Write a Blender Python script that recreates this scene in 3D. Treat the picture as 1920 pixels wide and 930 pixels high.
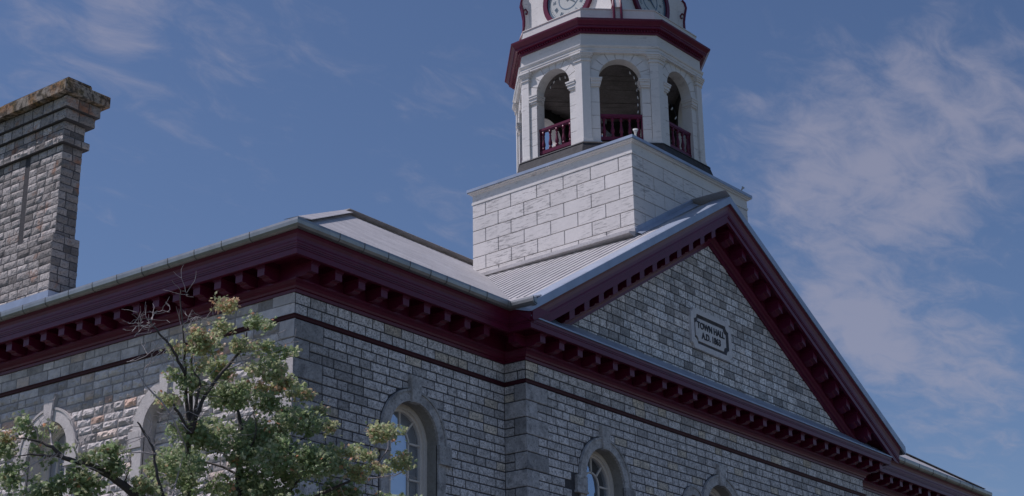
import bpy, math, random
from mathutils import Vector, noise
for o in list(bpy.data.objects): bpy.data.objects.remove(o)
scene = bpy.context.scene
col = scene.collection
R = math.radians
rnd = random.Random(7)

# ---------------------------------------------------------------- camera
YAW, PITCH, ROLL = R(52.898), R(20.203), R(-0.822)
fw = Vector((math.sin(YAW)*math.cos(PITCH), math.cos(YAW)*math.cos(PITCH), math.sin(PITCH)))
rt = Vector((math.cos(YAW), -math.sin(YAW), 0)); up = rt.cross(fw)
rt2 = rt*math.cos(ROLL)+up*math.sin(ROLL); up2 = up*math.cos(ROLL)-rt*math.sin(ROLL)
cam = bpy.data.cameras.new('camera'); cam_o = bpy.data.objects.new('camera', cam); col.objects.link(cam_o)
from mathutils import Matrix
cam_o.matrix_world = Matrix(((rt2.x, up2.x, -fw.x, -19.918), (rt2.y, up2.y, -fw.y, -20.106), (rt2.z, up2.z, -fw.z, -9.5), (0, 0, 0, 1)))
cam.sensor_width = 36; cam.lens = 2994.8/1920*36; cam.clip_end = 5000; cam.clip_start = .1
scene.camera = cam_o

# ---------------------------------------------------------------- sun, sky, exposure
SUN_AZ, SUN_EL = 52, 58.2          # azimuth measured from the side wall's normal towards +y
SUN_STRENGTH, SKY_STRENGTH, EXPOSURE = 4.9, 0.110, -0.60
sd = Vector((-math.cos(R(SUN_AZ))*math.cos(R(SUN_EL)), math.sin(R(SUN_AZ))*math.cos(R(SUN_EL)), math.sin(R(SUN_EL))))
sun = bpy.data.lights.new('sun', 'SUN'); sun.energy = SUN_STRENGTH; sun.angle = R(.5); sun.color = (1, .93, .86)
sun_o = bpy.data.objects.new('sun', sun); col.objects.link(sun_o); sun_o.rotation_euler = sd.to_track_quat('Z', 'Y').to_euler()
sun_o.location = (-30, 30, 60)
world = bpy.data.worlds.new('World'); scene.world = world; world.use_nodes = True
nt = world.node_tree; nt.nodes.clear()
def N(t, **k):
    n = nt.nodes.new(t)
    for a, v in k.items(): setattr(n, a, v)
    return n
def LK(a, b): nt.links.new(a, b)
def mathn(op, a, b=None, c=None):
    n = N('ShaderNodeMath', operation=op)
    for i, v in enumerate((a, b, c)):
        if v is None: continue
        if isinstance(v, (int, float)): n.inputs[i].default_value = v
        else: LK(v, n.inputs[i])
    return n.outputs[0]
sky = N('ShaderNodeTexSky', sky_type='NISHITA', sun_disc=False)
sky.sun_elevation = R(SUN_EL); sky.sun_rotation = math.atan2(sd.x, sd.y); sky.altitude = 100; sky.air_density = 1.0; sky.dust_density = .6; sky.ozone_density = 2.5
tc = N('ShaderNodeTexCoord'); sep = N('ShaderNodeSeparateXYZ'); LK(tc.outputs['Generated'], sep.inputs[0])
zz = mathn('ADD', mathn('MAXIMUM', sep.outputs[2], 0), .12)
cx_, cy_ = mathn('DIVIDE', sep.outputs[0], zz), mathn('DIVIDE', sep.outputs[1], zz)
comb = N('ShaderNodeCombineXYZ'); LK(cx_, comb.inputs[0]); LK(cy_, comb.inputs[1])
mp = N('ShaderNodeMapping'); LK(comb.outputs[0], mp.inputs[0]); mp.inputs['Rotation'].default_value = (0, 0, R(20)); mp.inputs['Scale'].default_value = (1.0, 1.7, 1)
n1 = N('ShaderNodeTexNoise'); LK(mp.outputs[0], n1.inputs[0]); n1.inputs['Scale'].default_value = 1.3; n1.inputs['Detail'].default_value = 9; n1.inputs['Roughness'].default_value = .58; n1.inputs['Distortion'].default_value = .35
n2 = N('ShaderNodeTexNoise'); LK(mp.outputs[0], n2.inputs[0]); n2.inputs['Scale'].default_value = 11; n2.inputs['Detail'].default_value = 8; n2.inputs['Roughness'].default_value = .62; n2.inputs['Distortion'].default_value = .5
# cloud banks: soft regions of the sky (direction, inner and outer cosine, weight)
BANKS = [((.853, .363, .374), .9925, .19), ((.845, .38, .365), .9975, .12), ((.87, .3, .391), .9955, .08), ((.866, .402, .297), .9993, .24), ((.880, .386, .277), .9996, .24), ((.885, .37, .26), .998, .08), ((.902, .35, .235), .9975, .16),
         ((.541, .701, .465), .9994, .12), ((.51, .73, .455), .997, .09), ((.576, .69, .438), .993, .08), ((.71, .573, .409), .9965, .13), ((.852, .277, .444), .996, .10), ((.93, .3, .21), .99, .08)]
acc = None
for d, c, w in BANKS:
    dv = Vector(d).normalized()
    vm = N('ShaderNodeVectorMath', operation='DOT_PRODUCT'); LK(tc.outputs['Generated'], vm.inputs[0]); vm.inputs[1].default_value = dv
    mr = N('ShaderNodeMapRange', interpolation_type='SMOOTHERSTEP'); LK(vm.outputs['Value'], mr.inputs[0])
    mr.inputs[1].default_value = c; mr.inputs[2].default_value = 1; mr.inputs[3].default_value = 0; mr.inputs[4].default_value = w
    acc = mr.outputs[0] if acc is None else mathn('ADD', acc, mr.outputs[0])
f = mathn('ADD', mathn('MULTIPLY', n1.outputs['Fac'], .70), mathn('MULTIPLY', n2.outputs['Fac'], .75))
f = mathn('ADD', f, acc)
mr = N('ShaderNodeMapRange', interpolation_type='SMOOTHSTEP'); LK(f, mr.inputs[0]); mr.inputs[1].default_value = .78; mr.inputs[2].default_value = 1.22; mr.inputs[3].default_value = 0; mr.inputs[4].default_value = .58
hs = N('ShaderNodeHueSaturation'); LK(sky.outputs[0], hs.inputs['Color']); hs.inputs['Saturation'].default_value = 1.04; hs.inputs['Value'].default_value = 1
mx = N('ShaderNodeMix', data_type='RGBA'); LK(mr.outputs[0], mx.inputs[0]); LK(hs.outputs[0], mx.inputs[6]); mx.inputs[7].default_value = (4.9, 4.8, 5.3, 1)
bg = N('ShaderNodeBackground'); LK(mx.outputs[2], bg.inputs[0]); bg.inputs[1].default_value = SKY_STRENGTH
wo = N('ShaderNodeOutputWorld'); LK(bg.outputs[0], wo.inputs[0])
vs = scene.view_settings; vs.view_transform = 'Standard'; vs.look = 'None'; vs.exposure = EXPOSURE; vs.gamma = 1
vs.use_white_balance = True; vs.white_balance_temperature = 6050; vs.white_balance_tint = 19

# ---------------------------------------------------------------- materials
def mat(name, base, rough=.7, metal=0, var=.15, nscale=3, bump=.2, bscale=40, attr=False, stain=None, spec=.5, streak=None, stretch=(1, 1, 1), coat=0, extra=None):
    m = bpy.data.materials.new(name); m.use_nodes = True; t = m.node_tree; n = t.nodes; b = n['Principled BSDF']
    b.inputs['Roughness'].default_value = rough; b.inputs['Metallic'].default_value = metal; b.inputs['Specular IOR Level'].default_value = spec
    co = n.new('ShaderNodeTexCoord').outputs['Object']
    mp = n.new('ShaderNodeMapping'); t.links.new(co, mp.inputs[0]); mp.inputs['Scale'].default_value = stretch
    def noi(s, d=6, r=.6, src=None):
        q = n.new('ShaderNodeTexNoise'); t.links.new(src or mp.outputs[0], q.inputs[0]); q.inputs['Scale'].default_value = s; q.inputs['Detail'].default_value = d; q.inputs['Roughness'].default_value = r; return q.outputs['Fac']
    def mrg(v, a, b_, c, d):
        q = n.new('ShaderNodeMapRange'); t.links.new(v, q.inputs[0])
        for i, z in enumerate((a, b_, c, d)): q.inputs[i+1].default_value = z
        return q.outputs[0]
    def mul(c1, fac):
        q = n.new('ShaderNodeMix'); q.data_type = 'RGBA'; q.blend_type = 'MULTIPLY'; q.inputs[0].default_value = 1
        t.links.new(c1, q.inputs[6]); t.links.new(fac, q.inputs[7]); return q.outputs[2]
    def mixc(fac, c1, c2):
        q = n.new('ShaderNodeMix'); q.data_type = 'RGBA'; t.links.new(fac, q.inputs[0]); t.links.new(c1, q.inputs[6]); q.inputs[7].default_value = (*c2, 1); return q.outputs[2]
    rgb = n.new('ShaderNodeRGB'); rgb.outputs[0].default_value = (*base, 1); c = rgb.outputs[0]
    if attr:
        a = n.new('ShaderNodeAttribute'); a.attribute_name = 'bc'; c = mul(c, a.outputs['Color'])
    c = mul(c, mrg(noi(nscale), .25, .75, 1-var, 1+var))
    c = mul(c, mrg(noi(bscale*.5, 4, .7), .3, .7, 1-var*.8, 1+var*.8))
    for (s, lo, hi, amt, sc) in (stain or []):      # weathering patches: noise scale, thresholds, amount, colour
        c = mixc(mrg(noi(s, 7, .62), lo, hi, 0, amt), c, sc)
    if streak:
        s, lo, hi, amt, sc, st = streak
        m2 = n.new('ShaderNodeMapping'); t.links.new(co, m2.inputs[0]); m2.inputs['Scale'].default_value = st
        f_ = mrg(noi(s, 8, .7, m2.outputs[0]), lo, hi, 0, amt)
        g_ = mrg(noi(.7, 3, .5), .42, .6, 0, 1)
        q = n.new('ShaderNodeMath'); q.operation = 'MULTIPLY'; t.links.new(f_, q.inputs[0]); t.links.new(g_, q.inputs[1])
        c = mixc(q.outputs[0], c, sc)
    t.links.new(c, b.inputs['Base Color'])
    if bump:
        bp = n.new('ShaderNodeBump'); bp.inputs['Strength'].default_value = bump; bp.inputs['Distance'].default_value = .02
        t.links.new(noi(bscale, 5, .65), bp.inputs['Height']); t.links.new(bp.outputs[0], b.inputs['Normal'])
    return m
M = {}
M['stone'] = mat('grey limestone', (.72, .70, .68), .9, var=.22, nscale=6, bump=1.0, bscale=24, attr=True, spec=.2,
                 stain=[(.9, .56, .72, .3, (.20, .197, .20)), (11, .53, .64, .55, (.18, .18, .185)), (30, .52, .60, .6, (.12, .12, .12)), (5, .62, .72, .25, (.42, .38, .31))])
M['rough'] = mat('rock faced limestone', (.68, .635, .61), .95, var=.22, nscale=3, bump=1.0, bscale=16, attr=True, spec=.15,
                 stain=[(1.4, .6, .72, .45, (.17, .16, .17)), (9, .62, .7, .4, (.18, .16, .15)), (2.2, .68, .76, .35, (.38, .27, .2))])
M['chim'] = mat('weathered chimney stone', (.55, .505, .47), .95, var=.25, nscale=3, bump=1.0, bscale=18, attr=True, spec=.15,
                stain=[(3, .54, .7, .5, (.16, .155, .155)), (9, .54, .66, .55, (.16, .155, .155)), (26, .53, .62, .6, (.10, .095, .095)), (1.3, .56, .64, .65, (.36, .16, .08))])
M['lichen'] = mat('lichen covered stone', (.34, .30, .25), .95, var=.25, nscale=4, bump=1.0, bscale=20, attr=True, spec=.15,
                  stain=[(2, .44, .58, .8, (.32, .15, .05)), (4, .48, .58, .8, (.16, .13, .06)), (8, .46, .58, .8, (.055, .052, .05))])
M['dress'] = mat('dressed stone', (.54, .53, .52), .85, var=.22, nscale=5, bump=.8, bscale=26, attr=True, spec=.2,
                 stain=[(3.2, .5, .66, .6, (.15, .15, .155)), (24, .54, .64, .6, (.12, .12, .12))])
M['dressl'] = mat('pale dressed stone', (.64, .60, .57), .85, var=.12, nscale=4, bump=.4, bscale=30, attr=True, spec=.2,
                  stain=[(3, .58, .7, .4, (.22, .2, .19))])
M['mortar'] = mat('dark mortar', (.07, .068, .072), .95, var=.2, nscale=5, bump=.4)
M['mortarl'] = mat('pale mortar', (.34, .31, .29), .95, var=.2, nscale=5, bump=.4)
M['maroon'] = mat('maroon paint', (.120, .009, .036), .34, var=.14, nscale=2, bump=.06, bscale=14, spec=.38, stain=[(6, .68, .76, .2, (.16, .07, .08))])
M['white'] = mat('white paint', (.72, .70, .67), .6, var=.05, nscale=1.5, bump=.06, bscale=25, stain=[(3, .6, .75, .25, (.45, .44, .42))],
                 streak=(9, .56, .64, .45, (.25, .235, .22), (.35, .35, 1.6)))
M['siding'] = mat('peeling white paint', (.72, .69, .66), .65, var=.06, nscale=1.5, bump=.1, bscale=25, attr=True,
                  streak=(8, .51, .61, .8, (.27, .26, .255), (.45, .45, 3.0)))
M['groove'] = mat('shadow gap wood', (.26, .25, .25), .9)
M['metal'] = mat('galvanised steel', (.36, .37, .37), .42, metal=.75, var=.16, nscale=2.5, bump=.08, bscale=6, stain=[(2.5, .5, .7, .4, (.30, .31, .30))], stretch=(1, 1, 1))
M['roof'] = mat('painted roof sheet', (.48, .465, .46), .5, metal=.1, var=.2, nscale=1.2, bump=.05, stain=[(3, .56, .7, .35, (.34, .31, .29)), (14, .62, .7, .3, (.3, .24, .2))])
M['flash'] = mat('blue grey flashing', (.36, .42, .52), .4, metal=.35, var=.12, nscale=2, bump=.05, bscale=5)
M['darkm'] = mat('dark timber and interior shade', (.045, .042, .045), .85, var=.3, nscale=4, bump=.3)  # deck and bell colour; on the belfry lining it paints in interior shade
M['curb'] = mat('tar covered curb', (.04, .04, .043), .8, var=.35, nscale=5, bump=.6, bscale=12)
M['ceil'] = mat('grey ceiling boards', (.24, .22, .205), .9, var=.3, nscale=2, bump=.2, stretch=(1, 1, 1))
M['frame'] = mat('cream window paint', (.76, .71, .64), .6, var=.08, bump=.05)
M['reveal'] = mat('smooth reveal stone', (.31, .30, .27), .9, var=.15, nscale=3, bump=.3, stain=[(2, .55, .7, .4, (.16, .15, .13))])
M['blind'] = mat('white blind', (.80, .81, .84), .8, var=.04, bump=0)
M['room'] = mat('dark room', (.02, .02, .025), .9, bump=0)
M['dial'] = mat('clock face', (.50, .52, .50), .5, var=.05, bump=0)
M['dialb'] = mat('blue clock ring', (.10, .17, .24), .5, var=.05, bump=0)
M['seam'] = mat('gutter joint', (.2, .2, .2), .6, metal=.4, bump=0)
M['plum'] = mat('dark maroon paint', (.05, .006, .015), .5, var=.15, bump=0, spec=.3)
M['black'] = mat('black paint', (.02, .022, .03), .5, bump=0)
M['letter'] = mat('dark lettering', (.035, .035, .045), .7, bump=0)
M['plaque'] = mat('plaque stone', (.70, .68, .67), .85, var=.12, nscale=6, bump=.4, bscale=40)
M['plaqued'] = mat('dark plaque moulding', (.10, .10, .11), .9, var=.3, nscale=12, bump=.4)  # sunken moulding of the plaque, much darker than its face
M['bark'] = mat('bark', (.085, .075, .07), .9, var=.35, nscale=10, bump=.8, bscale=30)
M['twig'] = mat('dead twig', (.42, .38, .37), .9, var=.2, nscale=10, bump=0)
M['ground'] = mat('lawn', (.06, .07, .04), .95, var=.3, nscale=.5, bump=.3)
M['pave'] = mat('asphalt and concrete', (.11, .10, .095), .9, var=.1, nscale=.5, bump=.1)
M['bulb'] = mat('white plastic', (.75, .75, .72), .4, bump=0)
def glass(name, fac, tint):
    m = bpy.data.materials.new(name); m.use_nodes = True; t = m.node_tree; n = t.nodes; n.clear()
    a = n.new('ShaderNodeBsdfTransparent'); g = n.new('ShaderNodeBsdfGlossy'); g.inputs['Roughness'].default_value = .03; g.inputs['Color'].default_value = (*tint, 1)
    fr = n.new('ShaderNodeFresnel'); fr.inputs[0].default_value = 1.5
    ad = n.new('ShaderNodeMath'); ad.operation = 'ADD'; ad.inputs[1].default_value = fac; ad.use_clamp = True; t.links.new(fr.outputs[0], ad.inputs[0])
    nz = n.new('ShaderNodeTexNoise'); nz.inputs['Scale'].default_value = 2.0; bp = n.new('ShaderNodeBump'); bp.inputs['Strength'].default_value = .08; t.links.new(nz.outputs['Fac'], bp.inputs['Height']); t.links.new(bp.outputs[0], g.inputs['Normal'])
    x = n.new('ShaderNodeMixShader'); t.links.new(ad.outputs[0], x.inputs[0]); t.links.new(a.outputs[0], x.inputs[1]); t.links.new(g.outputs[0], x.inputs[2])
    o = n.new('ShaderNodeOutputMaterial'); t.links.new(x.outputs[0], o.inputs[0]); return m
M['glassw'] = glass('window glass over blind', .42, (.8, .88, 1))
M['glassd'] = glass('window glass', .45, (.75, .85, 1))
def leafmat():
    m = bpy.data.materials.new('leaves'); m.use_nodes = True; t = m.node_tree; n = t.nodes; b = n['Principled BSDF']
    a = n.new('ShaderNodeAttribute'); a.attribute_name = 'bc'; t.links.new(a.outputs['Color'], b.inputs['Base Color']); b.inputs['Roughness'].default_value = .5
    tr = n.new('ShaderNodeBsdfTranslucent'); t.links.new(a.outputs['Color'], tr.inputs['Color'])
    x = n.new('ShaderNodeMixShader'); x.inputs[0].default_value = .48; t.links.new(b.outputs[0], x.inputs[1]); t.links.new(tr.outputs[0], x.inputs[2])
    t.links.new(x.outputs[0], n['Material Output'].inputs[0]); return m
M['leaf'] = leafmat()

# ---------------------------------------------------------------- object helpers
def empty(name, loc, label=None, cat=None, group=None, parent=None):
    o = bpy.data.objects.new(name, None); col.objects.link(o); o.location = loc; o.empty_display_size = .3
    if label: o['label'] = label
    if cat: o['category'] = cat
    if group: o['group'] = group
    if parent: o.parent = parent
    return o
class MB:
    def __init__(s): s.v = []; s.f = []; s.c = []
    def face(s, pts, c=(1, 1, 1)):
        i = len(s.v); s.v += [tuple(p) for p in pts]; s.f.append(tuple(range(i, i+len(pts)))); s.c.append(c)
    def prism(s, a, b, c=(1, 1, 1), caps=(True, True)):       # two matching rings
        n = len(a); i = len(s.v); s.v += [tuple(p) for p in a]+[tuple(p) for p in b]
        for k in range(n):
            q = (k+1) % n; s.f.append((i+k, i+q, i+n+q, i+n+k)); s.c.append(c)
        if caps[0]: s.f.append(tuple(range(i+n-1, i-1, -1))); s.c.append(c)
        if caps[1]: s.f.append(tuple(range(i+n, i+2*n))); s.c.append(c)
    def box(s, P, u0, u1, z0, z1, n0, n1, c=(1, 1, 1)):
        s.prism([P(u0, z0, n0), P(u1, z0, n0), P(u1, z1, n0), P(u0, z1, n0)], [P(u0, z0, n1), P(u1, z0, n1), P(u1, z1, n1), P(u0, z1, n1)], c)
    def tube(s, pts, rad, seg=8, c=(1, 1, 1), caps=True):
        pts = [Vector(p) for p in pts]; rings = []
        ref = Vector((.37, .21, .9)).normalized()
        for k, p in enumerate(pts):
            d = (pts[min(k+1, len(pts)-1)]-pts[max(k-1, 0)]).normalized()
            a = d.cross(ref); a = a.normalized() if a.length > 1e-4 else Vector((1, 0, 0)); b = d.cross(a)
            r = rad[k] if isinstance(rad, (list, tuple)) else rad
            rings.append([p+(a*math.cos(2*math.pi*j/seg)+b*math.sin(2*math.pi*j/seg))*r for j in range(seg)])
        for k in range(len(rings)-1): s.prism(rings[k], rings[k+1], c, (caps and k == 0, caps and k == len(rings)-2))
    def lathe(s, P0, prof, seg=10, c=(1, 1, 1)):              # vertical lathe at P0, prof (r, z)
        P0 = Vector(P0)
        rings = [[P0+Vector((r*math.cos(2*math.pi*j/seg), r*math.sin(2*math.pi*j/seg), z)) for j in range(seg)] for r, z in prof]
        for k in range(len(rings)-1): s.prism(rings[k], rings[k+1], c, (k == 0, k == len(rings)-2))
    def build(s, name, m, parent=None, smooth=False, label=None, merge=False):
        me = bpy.data.meshes.new(name); me.from_pydata(s.v, [], s.f); me.materials.append(M[m] if isinstance(m, str) else m)
        if any(c != (1, 1, 1) for c in s.c) or True:
            at = me.color_attributes.new('bc', 'FLOAT_COLOR', 'CORNER'); buf = []
            for fc, c in zip(s.f, s.c): buf += [c[0], c[1], c[2], 1.0]*len(fc)
            at.data.foreach_set('color', buf)
        if smooth: me.polygons.foreach_set('use_smooth', [True]*len(me.polygons))
        me.update(); o = bpy.data.objects.new(name, me); col.objects.link(o)
        if merge or smooth:
            import bmesh
            bm = bmesh.new(); bm.from_mesh(me); bmesh.ops.remove_doubles(bm, verts=bm.verts, dist=.0005); bm.to_mesh(me); bm.free()
        if parent: o.parent = parent
        if label: o['label'] = label
        return o
def frame_map(O, U, Nn):
    O, U, Nn = Vector(O), Vector(U), Vector(Nn)
    return lambda u, z, n=0: O+U*u+Nn*n+Vector((0, 0, z))
A, B, W = 6.318, .57, 16.195        # main front width left of the pavilion, pavilion projection, pavilion width
RW = 6.3                            # wing right of the pavilion
FRONT = frame_map((0, 0, 0), (1, 0, 0), (0, -1, 0))
PAV = frame_map((0, -B, 0), (1, 0, 0), (0, -1, 0))
SIDE = frame_map((0, 0, 0), (0, -1, 0), (-1, 0, 0))
RET = frame_map((A, 0, 0), (0, -1, 0), (-1, 0, 0))
RRET = frame_map((A+W, 0, 0), (0, 1, 0), (1, 0, 0))
RSIDE = frame_map((A+W+RW, 0, 0), (0, 1, 0), (1, 0, 0))
GZ = -11.1

def opening_top(ops, u):             # highest z taken by an arched opening at u (None if none)
    best = None
    for c, r, sp in ops:
        if abs(u-c) < r:
            z = sp+math.sqrt(r*r-(u-c)**2); best = z if best is None else max(best, z)
    return best
def strips(u0, u1, ops, step=.05):
    us = {round(u0, 4), round(u1, 4)}
    for c, r, sp in ops:
        k = int(2*r/step)+2
        for j in range(k+1):
            u = c-r*math.cos(math.pi*j/k)
            if u0 < u < u1: us.add(round(u, 4))
    us = sorted(us); return us
def wall_sheet(mb, P, u0, u1, z0, z1, ops, n=0, hi=None, zlow=None):
    us = strips(u0, u1, ops)
    if hi: us = sorted(set(us) | {round(u0+(u1-u0)*k/80, 4) for k in range(81)})
    for a, b in zip(us[:-1], us[1:]):
        if b-a < 1e-4: continue
        m_ = (a+b)/2; t = opening_top(ops, m_)
        ta = tb = z0
        if t is not None:
            ta = opening_top(ops, a+1e-5) or opening_top(ops, m_); tb = opening_top(ops, b-1e-5) or t
        ha, hb = (min(z1, hi(a)), min(z1, hi(b))) if hi else (z1, z1)
        if ha <= ta and hb <= tb: continue
        mb.face([P(a, ta, n), P(b, tb, n), P(b, max(hb, tb), n), P(a, max(ha, ta), n)])
        if t is not None and zlow is not None: mb.face([P(a, z0, n), P(b, z0, n), P(b, zlow, n), P(a, zlow, n)])
def blocks(mb, P, u0, u1, z0, z1, rowh, wr, gap, proud, ops=(), hi=None, colour=None, bev=.012, edge=0, avoid=None, rows=None, half=None):
    z = z1; row = 0
    while z > z0+.03:
        h = rowh(row) if callable(rowh) else rowh
        zb = max(z-h, z0)
        u = u0
        first = True
        while u < u1-.02:
            w = rnd.uniform(*wr) if half is None else (half*(.5 if (first and row % 2) else 1))
            first = False
            if u1-(u+w) < wr[0]*.6: w = u1-u
            a, b, c, d = u+gap/2, u+w-gap/2, zb+gap/2, z-gap/2
            u += w
            if avoid and avoid(a, b, c, d): continue
            us = strips(a, b, ops, .06) if any(a < cc+r and b > cc-r and c < sp+r for cc, r, sp in ops) else [a, b]
            if hi and hi((a+b)/2) < d+.6: us = sorted(set(us) | {a+(b-a)*k/6 for k in range(7)})
            def LO(x):
                t = opening_top(ops, x); return c if t is None else max(c, t)
            def HI(x): return min(d, hi(x)) if hi else d
            runs = []; cur = []
            for x in us:
                if LO(x) < HI(x)-.012: cur.append(x)
                else:
                    if len(cur) > 1: runs.append(cur)
                    cur = []
            if len(cur) > 1: runs.append(cur)
            for r_ in runs:
                if r_[-1]-r_[0] < .03: continue
                poly = [(x, LO(x)) for x in r_]+[(x, HI(x)) for x in reversed(r_)]
                mx_, mz_ = (r_[0]+r_[-1])/2, (c+d)/2
                pr = proud*rnd.uniform(.6, 1.3)
                cc = colour(mx_, mz_) if colour else (1, 1, 1)
                base = [P(x, y, -.01) for x, y in poly]
                mid = [P(x, y, pr*.55) for x, y in poly]
                def ins(x, y):
                    return (x+(bev if x < mx_-bev*2 else (-bev if x > mx_+bev*2 else 0)), y+(bev if y < mz_ else -bev))
                top = [P(*ins(x, y), pr) for x, y in poly]
                mb.prism(base, mid, cc, (False, False)); mb.prism(mid, top, cc, (False, True))
        z = zb; row += 1
def rockblocks(mb, P, u0, u1, z0, z1, rowh, wr, gap, proud, ops=(), colour=None, cell=.04, amp=.03, seed=0, avoid=None):
    z = z1; sv = Vector((seed*7.3, seed*3.1, 0))
    while z > z0+.04:
        h = rnd.uniform(*rowh); zb = max(z-h, z0)
        if zb-z0 < .08: zb = z0
        u = u0
        while u < u1-.02:
            w = rnd.uniform(*wr)
            if u1-(u+w) < wr[0]*.7: w = u1-u
            a, b, c, d = u+gap/2, u+w-gap/2, zb+gap/2, z-gap/2
            u += w
            if avoid and avoid(a, b, c, d): continue
            nu, nz = max(2, int((b-a)/cell)), max(2, int((d-c)/cell))
            cc = colour((a+b)/2, (c+d)/2) if colour else (1, 1, 1)
            off = rnd.uniform(-.3, .6)*proud; tilt = rnd.uniform(-.06, .06); tz = rnd.uniform(-.06, .06)
            base = len(mb.v); ok = {}
            for i in range(nu+1):
                for j in range(nz+1):
                    x = a+(b-a)*i/nu; y = c+(d-c)*j/nz
                    e = min(i, nu-i, j, nz-j)
                    q = Vector((x*6, y*13, seed))+sv
                    hgt = proud+off+amp*(1.2*noise.noise(q)-.9*abs(noise.noise(q*1.7+Vector((9, 9, 9))))+.8*noise.noise(q*2.9))+tilt*(x-(a+b)/2)+tz*(y-(c+d)/2)
                    hgt = max(hgt, .006)
                    if e == 0: hgt = .003
                    elif e == 1: hgt = hgt*.8
                    jx = 0 if e else (noise.noise(q*1.7)*.012); jy = 0 if e else (noise.noise(q*1.9+Vector((5, 5, 5)))*.012)
                    mb.v.append(tuple(P(x+jx, y+jy, hgt)))
            for i in range(nu):
                for j in range(nz):
                    x = a+(b-a)*(i+.5)/nu; y = c+(d-c)*(j+.5)/nz; t = opening_top(ops, x)
                    if t is not None and y < t: continue
                    k = base+i*(nz+1)+j; mb.f.append((k, k+nz+1, k+nz+2, k+1)); mb.c.append(cc)
        z = zb
def ring(mb, P, cx, sp, r0, r1, n0, n1, segs=24, a0=0., a1=math.pi, c=(1, 1, 1)):
    for k in range(segs):
        t0, t1 = a0+(a1-a0)*k/segs, a0+(a1-a0)*(k+1)/segs
        q = [(cx+r*math.cos(t), sp+r*math.sin(t)) for r, t in ((r0, t0), (r1, t0), (r1, t1), (r0, t1))]
        mb.prism([P(x, z, n0) for x, z in q], [P(x, z, n1) for x, z in q], c, (True, True))
def sweep(mb, path, prof, closed=False, capends=True, c=(1, 1, 1)):
    n = len(path); offs = []
    for i in range(n):
        def dirn(p, q): v = Vector((q[0]-p[0], q[1]-p[1])); v.normalize(); return v
        d1 = dirn(path[i-1], path[i]) if (i > 0 or closed) else None
        d2 = dirn(path[i], path[(i+1) % n]) if (i < n-1 or closed) else None
        if d1 is None: d1 = d2
        if d2 is None: d2 = d1
        n1, n2 = Vector((d1.y, -d1.x)), Vector((d2.y, -d2.x)); offs.append((n1+n2)/(1+n1.dot(n2)))
    rings = [[Vector((path[i][0]+offs[i].x*o, path[i][1]+offs[i].y*o, z)) for o, z in prof] for i in range(n)]
    m = len(prof)
    for i in range(n if closed else n-1):
        a, b = rings[i], rings[(i+1) % n]
        for k in range(m-1): mb.face([a[k], b[k], b[k+1], a[k+1]], c)
    if capends and not closed:
        mb.face(rings[0], c); mb.face(list(reversed(rings[-1])), c)
def text_mesh(name, body, size, m, parent, mw, depth=.004, sx=1, bold=.0):
    cu = bpy.data.curves.new(name, 'FONT'); cu.body = body; cu.size = size; cu.extrude = depth; cu.align_x = 'CENTER'; cu.align_y = 'CENTER'; cu.offset = bold
    t = bpy.data.objects.new(name+'_tmp', cu); col.objects.link(t)
    bpy.context.view_layer.update()
    me = bpy.data.meshes.new_from_object(t.evaluated_get(bpy.context.evaluated_depsgraph_get()))
    bpy.data.objects.remove(t); me.materials.clear(); me.materials.append(M[m])
    me.transform(mw @ Matrix.Diagonal((sx, 1, 1, 1)))
    o = bpy.data.objects.new(name, me); col.objects.link(o); o.parent = parent; return o

# ---------------------------------------------------------------- ground
def ground(name, m, x0, x1, y0, y1, z):
    mb = MB(); mb.face([(x0, y0, z), (x1, y0, z), (x1, y1, z), (x0, y1, z)]); o = mb.build(name, m); o['kind'] = 'structure'; return o
ground('ground', 'ground', -900, 900, -900, 900, GZ)
ground('pavement', 'pave', -60, 60, -24, -3, GZ+.004)

RW = 8.6
XR = A+W+RW; YB = 17.0
hall = empty('town_hall', (0, 0, GZ), 'grey limestone town hall with maroon bracketed cornices, a pediment and a white octagonal belfry', 'building')
hall_children_fix = []
def part(mb, name, m, parent=None, **k):
    return mb.build(name, m, parent or hall, **k)

# ---- windows (centre, inner radius, outer radius, springing height)
WF = (3.35, .74, .98, -2.16)
WP1 = (9.18, .76, 1.0, -2.19)
WP2 = (14.28, .76, 1.0, -2.21)
WPS = [(12.93, .25, .47, -2.15), (15.63, .25, .47, -2.15)]
WP3 = (19.4, .76, 1.0, -2.21)
WL = [(-6.99, .64, .93, -1.97), (-3.40, .62, .92, -1.97), (-10.6, .64, .93, -1.97), (-14.2, .64, .93, -1.97)]
ZS = -5.4      # sill
def grey(lo=.72, hi=1.22, dark=.12):
    def f(x, z):
        v = rnd.uniform(lo, hi)
        if rnd.random() < dark: v *= .62
        t = rnd.uniform(-.03, .03); return (v*(1+t), v, v*(1-t))
    return f
def front_col(x, z):
    v = rnd.uniform(.86, 1.14)
    g = max(0, min(1, (2.9-x)/2.2))*max(0, min(1, (-z-.55)/.5))        # soot stained corner of the front
    if rnd.random() < .07+.4*g: v *= .74
    v *= 1-.38*g
    if rnd.random() < .07: return (v*1.06, v*.98, v*.84)
    return (v, v, v*1.02)
def left_col(x, z):
    v = rnd.uniform(.84, 1.15); r = rnd.random()
    if r < .025: return (v*1.05, v*.8, v*.66)
    if r < .12: return (v*1.03, v*.92, v*.82)
    if r < .25: v *= .7
    return (v, v*.99, v*.98)
def chim_col(x, z):
    v = rnd.uniform(.7, 1.2); v *= .6 if rnd.random() < .2 else 1; return (v, v, v)

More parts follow.
